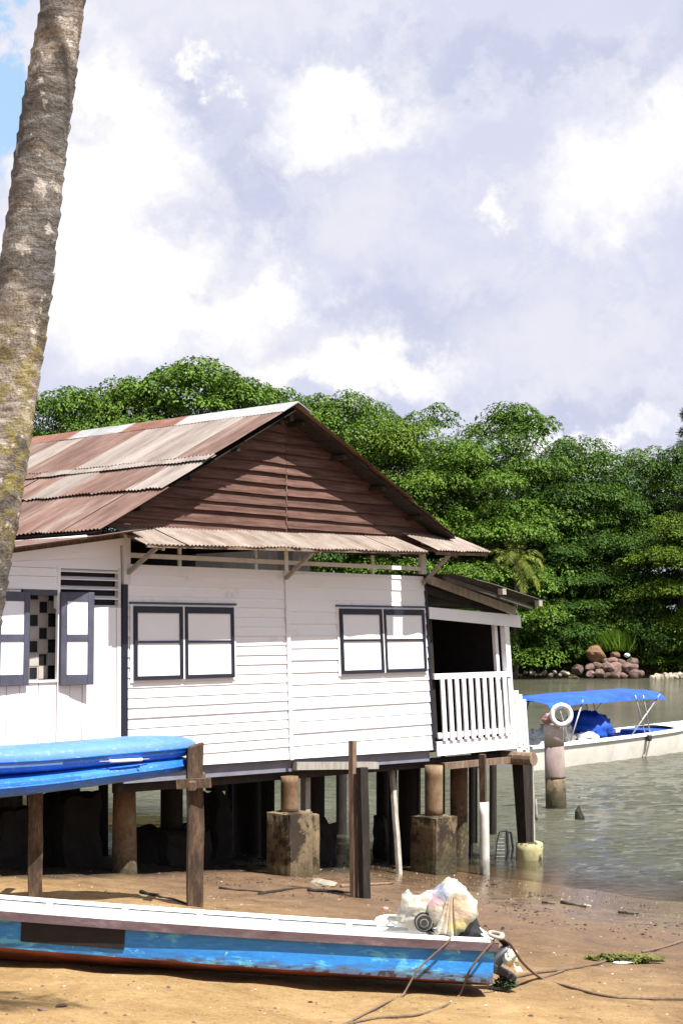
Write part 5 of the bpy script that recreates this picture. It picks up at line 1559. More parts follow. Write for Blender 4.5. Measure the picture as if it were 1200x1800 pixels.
# ------------------------------------------------------------------ piling with lifebuoy, stump, motor boat
PD = 38.8
pb = ray(978, 1424, PD); pb.z = -0.6
pil = thing('mooring_piling', 'stained concrete piling standing in the water beside the lifebuoy', 'piling', pb)
ptop = ray(972, 1273, PD) - pb
MB().tube([Vector((0, 0, 0)), ptop * 0.28, ptop * 0.50], [0.265, 0.262, 0.255], 20).build('wet_foot', MT['concrete'], pil, smooth=True)
MB().tube([ptop * 0.50, ptop * 0.52, ptop * 0.80], [0.262, 0.256, 0.25], 20).build('stained_shaft', weathered('grey_purple_concrete', [(0.3, (0.15, 0.11, 0.10)), (0.7, (0.28, 0.22, 0.20))], 3, (1, 1, 0.6), 0.85, 0.4, 0.01, 0.02), pil, smooth=True)
MB().tube([ptop * 0.80, ptop * 0.99, ptop], [0.256, 0.248, 0.20], 20).build('head', weathered('pale_pink_concrete', [(0.3, (0.40, 0.30, 0.25)), (0.7, (0.58, 0.48, 0.41))], 3, (1, 1, 0.6), 0.85, 0.4, 0.01, 0.02), pil, smooth=True)
MB().tube([Vector((-0.34, 0.05, 0.56)), Vector((0.0, -0.24, 0.57)), Vector((0.30, 0.0, 0.55))], 0.03, 8).build('waterline_rope', MT['timber_dark'], pil)
c = ray(963, 1263, PD - 0.1)
vs, fs = lump((0.16, 0.15, 0.13), lambda d: 1 + 0.3 * d.z * d.x, 51.0, n=14, q=16, wr=0.35)
o = MB().add(vs, fs).build('pink_cloth', MT['pink'], None, smooth=True); o.location = c
tag(o, 'faded pink cloth bundled on top of the piling', 'cloth')
lc = ray(986, 1257, PD - 0.30)
lbuoy = thing('lifebuoy', 'white ring lifebuoy hung at the top of the piling', 'lifebuoy', lc)
m = MB(); vs = []; fs = []; n = 36; q = 12
for i in range(n):
    a = 2 * PI * i / n
    for k in range(q):
        b_ = 2 * PI * k / q; R = 0.235 + 0.062 * math.cos(b_)
        vs.append((R * math.cos(a), 0.062 * math.sin(b_), R * 1.04 * math.sin(a)))
for i in range(n):
    for k in range(q): fs.append((i * q + k, ((i + 1) % n) * q + k, ((i + 1) % n) * q + (k + 1) % q, i * q + (k + 1) % q))
m.add(vs, fs).build('ring', MT['ring'], lbuoy, smooth=True)
for a in (0.8, 2.36, 3.93, 5.5):
    m = MB(); vs = []; fs = []
    for i in range(4):
        aa = a - 0.10 + 0.20 * i / 3
        for k in range(q):
            b_ = 2 * PI * k / q; R = 0.235 + 0.066 * math.cos(b_)
            vs.append((R * math.cos(aa), 0.066 * math.sin(b_), R * 1.04 * math.sin(aa)))
    for i in range(3):
        for k in range(q): fs.append((i * q + k, (i + 1) * q + k, (i + 1) * q + (k + 1) % q, i * q + (k + 1) % q))
    m.add(vs, fs).build('band', MT['trim'], lbuoy, smooth=True)
sb = ray(1017, 1440, 36.5); sb.z = -0.3
st = MB().tube([Vector((0, 0, 0)), Vector((0.01, 0, 0.35)), Vector((-0.03, 0, 0.50)), Vector((0.0, 0, 0.62))], [0.11, 0.10, 0.08, 0.02], 9, jit=0.2, rnd=rn).build('wooden_stump', MT['timber_dark'], None); st.location = sb
tag(st, 'rotten dark stump poking out of the water right of the piling', 'stump')

mo = ray(930, 1345, 50.5); mo.z = 0
mb_dir = Vector((ray(1200, 1316, 58.4).x - mo.x, 58.4 - 50.5, 0)).normalized()
ma = math.atan2(mb_dir.y, mb_dir.x)
mot = thing('motor_boat', 'white open motor boat with a blue sun canopy moored offshore', 'boat', mo, ma)
mL = 12.0; NSM = 30
def mhb(s): k = max(0, (s - 6.5) / (mL - 6.5)); return 1.05 * (1 - k ** 2.2) + 0.02
def msh(s): return 0.76 + 0.0012 * s * s
def m_strip(rows, name, mat, smooth=True):
    m = MB(); n = len(rows); vs = []; fs = []
    for i in range(NSM + 1):
        s_ = -1.5 + (mL + 1.5) * i / NSM
        for r in rows: y, z = r(s_); vs.append((s_, y, z))
    for i in range(NSM):
        for k in range(n - 1): fs.append((i * n + k, i * n + k + 1, (i + 1) * n + k + 1, (i + 1) * n + k))
    return m.add(vs, fs).build(name, mat, mot, smooth=smooth)
MT['mboat'] = weathered('cream_motor_boat_hull', [(0.3, (0.50, 0.46, 0.39)), (0.5, (0.66, 0.62, 0.55)), (0.7, (0.74, 0.71, 0.66))], 1.5, (1, 1, 1), 0.5, 0.1, 0.005, 0.02, 12)
m_strip([lambda s: (-mhb(s) * 0.80, -0.3), lambda s: (-mhb(s) * 0.93, 0.25), lambda s: (-mhb(s), msh(s)), ], 'hull', MT['mboat'])
m_strip([lambda s: (mhb(s) * 0.80, -0.3), lambda s: (mhb(s) * 0.93, 0.25), lambda s: (mhb(s), msh(s)), ], 'hull', MT['mboat'])
m_strip([lambda s: (-mhb(s) - 0.05, msh(s) - 0.05), lambda s: (-mhb(s) - 0.05, msh(s) + 0.04), lambda s: (-mhb(s) + 0.12, msh(s) + 0.05), lambda s: (-mhb(s) + 0.12, msh(s) - 0.1)], 'gunwale', MT['white'], False)
m_strip([lambda s: (mhb(s) + 0.05, msh(s) - 0.05), lambda s: (mhb(s) + 0.05, msh(s) + 0.04), lambda s: (mhb(s) - 0.12, msh(s) + 0.05), lambda s: (mhb(s) - 0.12, msh(s) - 0.1)], 'gunwale', MT['white'], False)
m_strip([lambda s: (-mhb(s) * 0.9, 0.35), lambda s: (mhb(s) * 0.9, 0.35)], 'deck', MT['skirt'], False)
MB().add([(-1.5, -mhb(0) * 0.8, -0.3), (-1.5, mhb(0) * 0.8, -0.3), (-1.5, mhb(0), msh(-1.5)), (-1.5, -mhb(0), msh(-1.5))], [(0, 1, 2, 3)]).build('transom', MT['mboat'], mot)
MB().box(7.0, 8.2, -0.75, 0.75, 0.36, 0.86).build('seat', MT['tarp'], mot, bevel=0.04)
MB().box(4.9, 5.5, -0.9, 0.9, 0.66, 0.78).build('thwart', MT['tarp'], mot)
MB().box(1.6, 2.2, -0.9, 0.9, 0.62, 0.76).build('thwart', MT['white'], mot)
m_strip([lambda s: (-mhb(s) * 0.95, msh(s) + (0.0 if s < 8.2 else 0.05)), lambda s: (0, msh(s) + (-0.2 if s < 8.2 else 0.16)), lambda s: (mhb(s) * 0.95, msh(s) + (0.0 if s < 8.2 else 0.05))], 'foredeck', MT['white'], False) if False else None
m = MB(); vs = []; fs = []
for i in range(9):
    s_ = 8.3 + (mL - 8.3) * i / 8
    for y in (-0.94, -0.5, 0, 0.5, 0.94): vs.append((s_, y * mhb(s_), msh(s_) + 0.05 + 0.09 * (1 - y * y)))
for i in range(8):
    for k in range(4): fs.append((i * 5 + k, i * 5 + k + 1, i * 5 + 6 + k, i * 5 + 5 + k))
m.add(vs, fs).build('foredeck', MT['white'], mot)
# canopy: arched blue canvas on crossed poles
cz = lambda s: 2.17 + 0.004 * s
m = MB(); vs = []; fs = []; nn = 16; qq = 12; c0, c1 = -0.35, 7.05
for i in range(nn + 1):
    s_ = c0 + (c1 - c0) * i / nn
    drop = -0.16 * max(0, 1 - i / 3.0) ** 1.6 - 0.06 * max(0, (i - nn + 2) / 2)
    for k in range(qq + 1):
        t = k / qq * 2 - 1
        vs.append((s_, 1.12 * t, cz(s_) + 0.19 * (1 - t * t) - (0.14 if abs(t) > 0.99 else 0) + drop + 0.02 * mnoise.noise((s_ * 1.2, t * 2, 0))))
nq = qq + 1
for i in range(nn):
    for k in range(qq): fs.append((i * nq + k, i * nq + k + 1, (i + 1) * nq + k + 1, (i + 1) * nq + k))
m.add(vs, fs).build('sun_canopy', MT['tarp'], mot, smooth=True)
for y in (-1.05, 1.05):
    for a, b in (((4.75, y, 0.82), (6.75, y, cz(6.75))), ((6.05, y, 0.85), (5.55, y, cz(5.5))), ((5.7, y, 0.85), (5.0, y, cz(5.0) + 0.02)), ((0.8, y, 0.8), (0.1, y, cz(0) - 0.15)), ((0.8, y, 0.8), (1.6, y, cz(1.6)))):
        MB().tube([a, b], 0.026, 8).build('canopy_pole', MT['steel'], mot, smooth=True)
MB().tube([(5.75, -1.16, 0.80), (5.72, -1.2, 0.55), (5.5, -1.2, 0.10), (5.4, -1.2, -0.1)], 0.03, 6).build('fender_line', MT['timber'], mot)
MB().box(5.68, 5.86, -1.24, -1.07, 0.58, 0.80).build('fender', MT['rubber'], mot, bevel=0.03)

def heap(name, label, cat, c, rad, mat, seed, wr=0.3, prof=None, spikes=False):
    vs, fs = lump(rad, prof or (lambda d: 1.0), seed, n=20, q=24, wr=wr)
    o = MB().add(vs, fs).build(name, mat, None, smooth=True); o.location = c
    return tag(o, label, cat)
def on_boat(s, y, z): return mot.matrix_basis @ Vector((s, y, z))
bpy.context.view_layer.update()
def mloc(s, y, z):
    return Vector((mo.x + s * math.cos(ma) - y * math.sin(ma), mo.y + s * math.sin(ma) + y * math.cos(ma), z))
heap('tarpaulin_heap', 'round heap of blue tarpaulin in the middle of the motor boat', 'tarpaulin', mloc(3.55, 0.0, 0.93), (0.86, 0.8, 0.72), MT['tarp'], 61, 0.35, lambda d: 1.0 if d.z > -0.2 else 0.75)
heap('canvas_sack', 'grey canvas sack slumped beside the blue tarpaulin heap', 'sack', mloc(1.75, 0.1, 0.95), (0.55, 0.5, 0.50), weathered('grey_sacking', [(0.3, (0.20, 0.19, 0.17)), (0.7, (0.42, 0.40, 0.37))], 4), 62, 0.45)
heap('nylon_net', 'pale net bundle lying in the stern of the motor boat', 'net', mloc(0.35, -0.2, 0.82), (0.60, 0.5, 0.36), weathered('pale_netting', [(0.3, (0.25, 0.26, 0.26)), (0.7, (0.55, 0.56, 0.56))], 9), 63, 0.5)
heap('folded_cloth', 'small white cloth pile at the foot of the tarpaulin', 'cloth', mloc(2.6, -0.55, 0.82), (0.40, 0.25, 0.20), MT['white'], 64, 0.45)

# ------------------------------------------------------------------ vegetation
def leaf_mesh(name, P, D, U, Ln, Wd, mat, fold=0.12):
    """rhombic leaves: P base points, D directions, U leaf normals, lengths, widths (numpy)"""
    n = len(P)
    S = np.cross(D, U); S /= np.linalg.norm(S, axis=1, keepdims=True) + 1e-9
    N = np.cross(S, D)
    a = P; tip = P + D * Ln[:, None] - N * (0.10 * Ln)[:, None]
    mid = P + D * (Ln * 0.55)[:, None] + N * (fold * Wd)[:, None]
    l = mid - S * (Wd / 2)[:, None]; r = mid + S * (Wd / 2)[:, None]
    V = np.stack([a, r, tip, l], 1).reshape(-1, 3)
    me = bpy.data.meshes.new(name)
    me.vertices.add(4 * n); me.vertices.foreach_set('co', V.astype(np.float32).ravel())
    me.loops.add(4 * n); me.loops.foreach_set('vertex_index', np.arange(4 * n, dtype=np.int32))
    me.polygons.add(n); me.polygons.foreach_set('loop_start', np.arange(0, 4 * n, 4, dtype=np.int32))
    me.polygons.foreach_set('loop_total', np.full(n, 4, dtype=np.int32))
    me.update(calc_edges=True)
    me.materials.append(mat)
    return me


def crown_tiers(name, seed, W, H, pads, per, mat, leaf=(0.20, 0.38), flat=0.30, padr=(1.3, 3.0), tier=3.0, lowcut=0.0):
    """layered crown: flat rosettes of leaves carried in tiers through an uneven volume"""
    g = np.random.default_rng(seed)
    Ps = []; Ds = []; Us = []; Ls = []; Ws = []
    lob = [(g.uniform(0, 2 * PI), g.uniform(0.75, 1.2)) for _ in range(5)]
    for i in range(pads):
        h = g.uniform(lowcut, 0.97) ** 0.86
        zt = h * H
        if h < 0.80: zt = round(zt / tier) * tier + g.normal(0, 0.24)
        h = np.clip(zt / H, 0, 1)
        R = W / 2 * math.sqrt(max(0.02, 1 - abs((h - 0.40) / 0.61) ** 2.4))
        th = g.uniform(0, 2 * PI)
        k = 1.0
        for a, s in lob: k *= 1 + 0.16 * s * math.cos(2 * (th - a) + 3 * h)
        rr = R * k * g.uniform(0.45 if h < 0.80 else 0.0, 1.0) ** 0.55
        c = np.array([rr * math.cos(th), rr * math.sin(th), zt - 0.06 * rr])
        pr = g.uniform(*padr) * (1.0 - 0.18 * h)
        m = int(per * (pr / padr[1]) ** 2 * g.uniform(0.7, 1.2)) + 10
        q = np.sqrt(g.random(m)); an = g.uniform(0, 2 * PI, m)
        lop = 1 + 0.3 * np.cos(an * 2 + th) + 0.2 * np.cos(an * 5 + th)
        x = q * pr * lop * np.cos(an); y = q * pr * lop * np.sin(an)
        z = pr * flat * 1.15 * (1 - 1.35 * q ** 2) + g.normal(0, 0.05, m)
        P = c + np.stack([x, y, z], 1)
        az = an + g.normal(0, 0.9, m)
        dr = 0.05 - 0.50 * q + g.normal(0, 0.17, m)
        D = np.stack([np.cos(az), np.sin(az), dr], 1); D /= np.linalg.norm(D, axis=1, keepdims=True)
        U = np.stack([0.55 * q * np.cos(an) + g.normal(0, 0.28, m), 0.55 * q * np.sin(an) + g.normal(0, 0.28, m), np.ones(m)], 1)
        Ps.append(P); Ds.append(D); Us.append(U)
        Ls.append(g.uniform(leaf[0], leaf[1], m)); Ws.append(g.uniform(leaf[0], leaf[1], m) * 0.62)
    return leaf_mesh(name, np.concatenate(Ps), np.concatenate(Ds), np.concatenate(Us), np.concatenate(Ls), np.concatenate(Ws), mat)


def crown_round(name, seed, W, H, clumps, per, mat, leaf=(0.25, 0.45)):
    """bushy crown of small clumps"""
    g = np.random.default_rng(seed)
    Ps = []; Ds = []; Us = []; Ls = []; Ws = []
    for i in range(clumps):
        d = g.normal(0, 1, 3); d[2] = abs(d[2]) * 0.9 - 0.25; d /= np.linalg.norm(d)
        c = d * np.array([W / 2, W / 2, H / 2]) * g.uniform(0.55, 1.05) + np.array([0, 0, H * 0.45])
        pr = g.uniform(0.45, 1.15); m = int(per * g.uniform(0.6, 1.3))
        o = g.normal(0, 1, (m, 3)); o /= np.linalg.norm(o, axis=1, keepdims=True)
        P = c + o * (pr * g.random(m) ** 0.4)[:, None] * np.array([1, 1, 0.7])
        D = o + g.normal(0, 0.5, (m, 3)) + np.array([0, 0, -0.25]); D /= np.linalg.norm(D, axis=1, keepdims=True)
        U = g.normal(0, 0.6, (m, 3)) + np.array([0, 0, 1.0])
        Ps.append(P); Ds.append(D); Us.append(U)
        Ls.append(g.uniform(leaf[0], leaf[1], m)); Ws.append(g.uniform(leaf[0], leaf[1], m) * 0.5)
    return leaf_mesh(name, np.concatenate(Ps), np.concatenate(Ds), np.concatenate(Us), np.concatenate(Ls), np.concatenate(Ws), mat)


def trunk_mesh(name, seed, H, r, spread, mat, limbs=7):
    g = random.Random(seed); m = MB()
    top = Vector((g.uniform(-.6, .6), g.uniform(-.6, .6), H))
    pts = [Vector((0, 0, -1.0)).lerp(top, i / 8) + Vector((0.25 * math.sin(i * 1.1 + seed), 0.25 * math.cos(i * 0.9 + seed), 0)) * (i / 8) for i in range(9)]
    m.tube(pts, [r * (1.25 - 1.0 * i / 8) for i in range(9)], 9)
    for k in range(limbs):
        i = 2 + int(6 * k / limbs); p = pts[i]; a = k * 2.4 + seed
        e = p + Vector((math.cos(a), math.sin(a), 0.30)) * spread * g.uniform(0.6, 0.95)
        mid = p.lerp(e, 0.5) + Vector((0, 0, 0.3))
        m.tube([p, mid, e], [r * 0.42, r * 0.26, r * 0.08], 6)
    me = bpy.data.meshes.new(name); me.from_pydata(m.v, [], m.f)
    for p in me.polygons: p.use_smooth = True
    me.materials.append(mat)
    return me
CR = [crown_tiers('crown_a', 1, 15, 13, 190, 520, MT['leaf']), crown_tiers('crown_b', 2, 15, 13, 180, 520, MT['leaf'], tier=3.4),
      crown_tiers('crown_c', 3, 15, 13, 190, 500, MT['leaf_dark']), crown_tiers('crown_d', 4, 15, 13, 180, 520, MT['leaf_light'])]
CS = crown_tiers('crown_sparse', 5, 13, 12, 60, 300, MT['leaf'], tier=2.6, padr=(0.8, 1.7))
CB = [crown_round('bush_a', 6, 8, 7, 110, 95, MT['leaf_dark']), crown_round('bush_b', 7, 8, 7, 110, 95, MT['leaf']), crown_round('bush_c', 8, 8, 7, 110, 100, MT['leaf_light'], (0.3, 0.55))]
TK = [trunk_mesh('trunk_a', 1, 15, 0.38, 6.0, MT['bark']), trunk_mesh('trunk_b', 2, 15, 0.34, 6.0, MT['bark'])]


def tree(px, py_top, D, wpx, crown, label, cat='tree', cw=15.0, ch=13.0, low=0.16, name='broadleaf_tree', group='trees along the far shore', rz=0.0, trunk=0):
    """crown top shows at (px, py_top), crown about wpx wide"""
    top = ray(px, py_top, D)
    g = far_z(top.x, top.y)
    H = top.z - g
    root = thing(name, label, cat, (top.x, top.y, g), rz, group)
    c = link('crown', crown, root)
    w = wpx / FPX * D / cw
    hh = H * (1 - low) / ch
    c.scale = (w, w, hh); c.location = (0, 0, H * low)
    t = link('trunk', TK[trunk], root)
    t.scale = (w * 0.9, w * 0.9, H * 0.80 / 15)
    return root
# the big layered tree behind the house and its neighbours
tree(322, 636, 150, 370, CR[0], 'tall spreading tree rising behind the left part of the roof', rz=0.3)
tree(225, 664, 154, 260, CR[3], 'yellowish tree filling the left flank of the tall spreading one', rz=2.7)
tree(405, 662, 154, 230, CR[2], 'tree filling the right flank of the tall spreading one', rz=0.8)
tree(135, 682, 153, 280, CR[1], 'lower tree between the palm trunk and the tall spreading tree', rz=1.3, trunk=1)
tree(30, 735, 151, 200, CR[2], 'dark tree half hidden by the leaning palm trunk', rz=2.0)
tree(480, 680, 156, 250, CR[1], 'tree showing just above the roof ridge', rz=2.4)
tree(600, 694, 152, 240, CR[0], 'bright green tree right of the roof ridge', rz=4.0, trunk=1)
tree(690, 735, 149, 240, CR[3], 'fresh green tree above the right slope of the roof', rz=0.9)
tree(752, 704, 160, 190, CS, 'sparse tree with sky showing between its tiers', cw=13, ch=12, low=0.45, rz=0.4)
tree(660, 698, 162, 150, CS, 'thin topped tree left of the sparse tiered one', cw=13, ch=12, low=0.4, rz=2.2)
tree(905, 714, 153, 250, CR[0], 'tall tree with a domed leafy head near the middle of the far shore', rz=3.1)
tree(800, 775, 148, 250, CR[1], 'broad green tree above the veranda roof', rz=5.0)
tree(1015, 775, 156, 230, CR[2], 'dark layered tree right of the domed one', rz=1.9, trunk=1)
tree(1120, 778, 159, 200, CS, 'open dark tree with gaps of sky near the right edge', cw=13, ch=12, low=0.35, rz=1.0)
tree(1195, 790, 157, 230, CR[2], 'dense dark tree behind the casuarina', rz=0.2)
tree(720, 840, 146.5, 230, CR[0], 'leafy tree leaning over the veranda from the far shore', low=0.1, rz=2.9)
tree(880, 880, 146, 240, CR[1], 'low layered tree behind the young coconut palm', low=0.06, rz=0.6)
tree(985, 960, 148.5, 190, CR[2], 'dark low tree over the shaded gap in the shore', low=0.06, rz=4.4)
tree(1195, 900, 146, 200, CR[3], 'light green tree at the right edge above the rocks', low=0.05, rz=3.6)
tree(1075, 880, 152, 200, CR[2], 'shaded tree filling the hollow above the grassy tuft', low=0.05, rz=5.5)
tree(560, 770, 151, 200, CR[2], 'dark tree directly behind the roof apex', low=0.05, rz=5.1)
tree(1340, 760, 150, 320, CR[1], 'spreading tree beyond the right edge of the shore', rz=1.1)
tree(-150, 720, 150, 330, CR[0], 'spreading tree beyond the leaning palm', rz=4.9)
# second rank closing the wood
for i, (px, py, D, w, k, lb) in enumerate(((60, 770, 170, 300, 2, 'back rank tree seen past the palm trunk'), (240, 740, 172, 320, 1, 'back rank tree behind the tall spreading one'), (420, 745, 170, 300, 2, 'back rank tree hidden low behind the ridge'),
                                          (560, 745, 171, 300, 2, 'back rank tree behind the roof apex'), (700, 775, 172, 320, 2, 'back rank tree behind the sparse tiered tree'), (850, 790, 172, 320, 2, 'back rank tree below the domed tree'),
                                          (990, 815, 174, 320, 2, 'back rank tree filling between domed and layered trees'), (1130, 820, 174, 320, 2, 'back rank tree below the open dark tree'), (1280, 800, 172, 340, 2, 'back rank tree past the right edge'))):
    tree(px, py, D, w, CR[k], lb, low=0.03, rz=i * 1.7, trunk=i % 2)
# bushes along the bank
def bush(px, py_top, D, wpx, m, label, rz, hgt=None):
    top = ray(px, py_top, D); g = far_z(top.x, top.y) - 0.4
    root = thing('shore_bush', label, 'bush', (top.x, top.y, g), rz, 'bushes along the far bank')
    w = wpx / FPX * D / 8.0
    c = link('foliage', CB[m], root); c.scale = (w, w, (top.z - g) / 6.6)
    s_ = MB()
    for k in range(5):
        a = k * 1.3
        s_.tube([(0.1 * math.cos(a), 0.1 * math.sin(a), -0.3), (1.2 * w * math.cos(a), 1.2 * w * math.sin(a), (top.z - g) * 0.55)], [0.07, 0.03], 5)
    s_.build('stems', MT['bark'], root)
for i, (px, py, D, w, m, lb) in enumerate(((940, 1068, 144.2, 150, 0, 'dark bush hanging over the water right of the veranda'), (1010, 1105, 145.4, 90, 0, 'low shaded bush left of the grassy tuft'), (850, 1080, 144.2, 170, 1, 'bush behind the veranda post'),
                                           (1150, 1060, 144.6, 110, 0, 'dark bush right of the grassy tuft'), (1200, 1075, 144.0, 100, 2, 'light leaved bush at the right edge of the bank'), (905, 1010, 145.5, 120, 2, 'fresh green bush behind the young coconut palm'),
                                           (740, 1060, 144.5, 200, 1, 'bush hidden behind the veranda'), (1290, 1070, 144.5, 180, 1, 'bush beyond the right edge of the bank'),
                                           (1105, 1000, 149, 130, 0, 'dark bush in the hollow above the grassy tuft'), (1030, 1030, 149, 130, 0, 'dark bush above the rocks'))):
    bush(px, py, D, w, m, lb, i * 1.1)
# far left bank seen between the stilts
for i, (px, w) in enumerate(((40, 260), (220, 260), (400, 260), (580, 240))):
    bush(px, 1050, 145, w, i % 2, ['bush row on the bank seen under the house, far left', 'bush on the bank seen through the left stilts', 'bush on the bank behind the front wall', 'bush on the bank behind the right window'][i], i * 2.1)

# young coconut palm on the bank
def frond(name, L, droop, mat, parent, az, el, seed, leafl=0.75, n=34, wid=0.05, hang=0.6, curl=0.0):
    g = random.Random(seed); m = MB()
    pts = []; a = el; p = Vector((0, 0, 0)); h = Vector((math.cos(az), math.sin(az), 0))
    st = L / 14
    for i in range(15):
        pts.append(p.copy()); p = p + (h * math.cos(a) + Vector((0, 0, math.sin(a)))) * st; a -= droop / 14 * (0.5 + i / 9)
    m.tube(pts, [0.035 * (1 - 0.8 * i / 14) + 0.006 for i in range(15)], 5)
    sd = Vector((-h.y, h.x, 0))
    for k in range(n):
        t = 0.14 + 0.85 * k / n; i = min(13, int(t * 14)); q = pts[i].lerp(pts[i + 1], t * 14 - i)
        d = (pts[i + 1] - pts[i]).normalized(); ll = leafl * (math.sin(PI * (0.18 + 0.78 * t)) ** 0.7) * g.uniform(0.85, 1.1)
        for sg in (-1, 1):
            dirv = (sd * sg * 0.85 + d * 0.45 + Vector((0, 0, -hang * g.uniform(0.5, 1.3)))).normalized()
            e = q + dirv * ll + Vector((0, 0, -0.12 * ll)); mid = q + dirv * ll * 0.5
            wv = d * wid
            m.add([q - wv * 0.4, q + wv * 0.4, mid + wv, e, mid - wv], [(0, 1, 2, 4), (4, 2, 3)])
    me = bpy.data.meshes.new(name); me.from_pydata([tuple(v) for v in m.v], [], m.f); me.materials.append(mat)
    return link(name, me, parent)
cp = ray(905, 985, 141.2); gz0 = far_z(cp.x, cp.y)
yp = thing('coconut_palm', 'young coconut palm with drooping yellow fronds above the veranda roof', 'palm', (cp.x, cp.y, gz0), 0)
MB().tube([(0, 0, -0.5), (0.1, 0, 3), (0.0, 0, cp.z - gz0)], [0.24, 0.19, 0.15], 10).build('trunk', MT['bark'], yp, smooth=True)
for k, (az, el, L, dr) in enumerate(((0.2, 0.9, 3.6, 2.1), (0.9, 0.6, 3.8, 2.3), (1.7, 1.0, 3.4, 1.8), (2.4, 0.7, 3.8, 2.2), (3.0, 0.95, 3.8, 2.2), (3.7, 0.5, 3.8, 2.2), (4.4, 0.8, 3.8, 2.4), (5.1, 0.2, 4.0, 2.0), (5.5, -0.3, 4.2, 1.2), (4.9, -0.5, 4.2, 0.9), (1.9, 1.35, 4.0, 1.0), (1.2, 1.3, 3.8, 1.2), (0.0, -0.2, 4.0, 1.3), (3.3, -0.1, 3.6, 1.4), (5.9, 0.5, 3.9, 2.3))):
    f = frond('frond', L, dr, MT['frond'], yp, az, el, k, leafl=0.95, wid=0.05)
    f.location = (0, 0, cp.z - gz0)
# casuarina at the right edge
ca = ray(1196, 650, 128.5); gz1 = 0.6
ca_root = thing('casuarina_tree', 'tall wispy grey casuarina cut by the right edge', 'tree', (ray(1222, 800, 158).x, 158, far_z(60, 158)), 0)
top = ray(1212, 640, 158).z - ca_root.location.z
MB().tube([(0, 0, -1), (0.2, 0, top * 0.5), (0, 0, top * 0.98)], [0.4, 0.25, 0.05], 9).build('trunk', MT['bark'], ca_root, smooth=True)
g = np.random.default_rng(12); m_ = 9000
zz = top * (0.40 + 0.60 * g.random(m_)); br = np.floor(zz * 1.6) * 2.399
an = br + g.normal(0, 0.35, m_); rad = (1.9 * np.clip((top - zz) / (top * 0.35), 0.10, 1) + 0.25) * g.random(m_) ** 0.6
P = np.stack([rad * np.cos(an), rad * np.sin(an), zz + 0.25 * rad], 1)
D = np.stack([np.cos(an) * 0.5, np.sin(an) * 0.5, g.normal(-0.2, 0.6, m_)], 1); D /= np.linalg.norm(D, axis=1, keepdims=True)
U = g.normal(0, 1, (m_, 3))
link('crown', leaf_mesh('needle_sprays', P, D, U, g.uniform(0.4, 0.8, m_), g.uniform(0.05, 0.10, m_), MT['needle']), ca_root)
# bright grass tuft above the rocks
gt = on = ray(1078, 1142, 144.0); gtz = gt.z
g = np.random.default_rng(21); m_ = 1700
x = g.normal(0, 0.75, m_); y = g.normal(0, 0.6, m_)
P = np.stack([x, y, -0.1 - 0.12 * x ** 2], 1)
D = np.stack([g.normal(0, 0.28, m_) + 0.12 * x, g.normal(0, 0.28, m_), np.ones(m_)], 1); D /= np.linalg.norm(D, axis=1, keepdims=True)
U = np.stack([g.normal(0, 1, m_), g.normal(0, 1, m_), np.zeros(m_)], 1)
o = link('shore_grass', leaf_mesh('grass_blades', P, D, U, g.uniform(0.9, 2.2, m_), g.uniform(0.06, 0.13, m_), MT['grass']))
o.location = (gt.x, gt.y, gtz); tag(o, 'bright green grass tuft growing above the shore rocks', None, None, 'stuff')
# undergrowth darkening the bank
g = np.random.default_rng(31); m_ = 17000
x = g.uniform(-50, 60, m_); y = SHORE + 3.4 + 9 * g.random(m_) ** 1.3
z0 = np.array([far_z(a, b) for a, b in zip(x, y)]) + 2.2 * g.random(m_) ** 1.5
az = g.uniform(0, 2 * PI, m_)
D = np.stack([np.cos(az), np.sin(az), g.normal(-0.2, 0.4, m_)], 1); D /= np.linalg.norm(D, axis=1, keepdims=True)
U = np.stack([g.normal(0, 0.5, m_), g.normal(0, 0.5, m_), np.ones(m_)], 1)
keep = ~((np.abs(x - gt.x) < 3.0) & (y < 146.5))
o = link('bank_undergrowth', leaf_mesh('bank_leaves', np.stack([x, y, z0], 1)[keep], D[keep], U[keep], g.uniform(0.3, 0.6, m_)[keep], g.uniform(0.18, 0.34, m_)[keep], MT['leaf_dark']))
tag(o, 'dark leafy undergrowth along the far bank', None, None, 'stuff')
# rocks at the water's edge
rr = random.Random(77)
PILE = 'dark boulder in the heap at the foot of the far shore'
def far_rock(px, py, rpx, mt, label, group, seed, flat=0.8):
    D = 142.4 - (py - 1165) * 0.03
    p = ray(px, py, D)
    rock('shore_rock', label, 'rock', (p.x, p.y, p.z), rpx / FPX * D, MT[mt], seed, group, flat, 0.0)
ORD = ['first', 'second', 'third', 'fourth', 'fifth', 'sixth', 'seventh', 'eighth', 'ninth', 'tenth', 'eleventh', 'twelfth', 'thirteenth', 'fourteenth']
for rown, pyr, x0, x1, nrow, rlo, rhi in (('bottom', 1186, 1034, 1128, 7, 8, 14), ('middle', 1173, 1034, 1116, 6, 9, 15), ('upper', 1162, 1062, 1108, 4, 8, 13)):
    for i in range(nrow):
        far_rock(x0 + (x1 - x0) * i / (nrow - 1) + rr.uniform(-4, 4), pyr + rr.uniform(-3, 3), rr.uniform(rlo, rhi), 'stone', f'{ORD[i]} dark boulder from the left in the {rown} row of the far heap', 'boulders heaped on the far shore', i * 7 + pyr)
far_rock(1015, 1178, 13, 'stone', 'rounded brown boulder at the left end of the heap', None, 101)
far_rock(1046, 1150, 20, 'stone_orange', 'big orange boulder crowning the heap under the grass', None, 102)
far_rock(1080, 1152, 9, 'stone_orange', 'smaller orange boulder right of the crowning one', None, 103)
far_rock(1101, 1152, 5, 'ring', 'small white stone near the top right of the heap', None, 104)
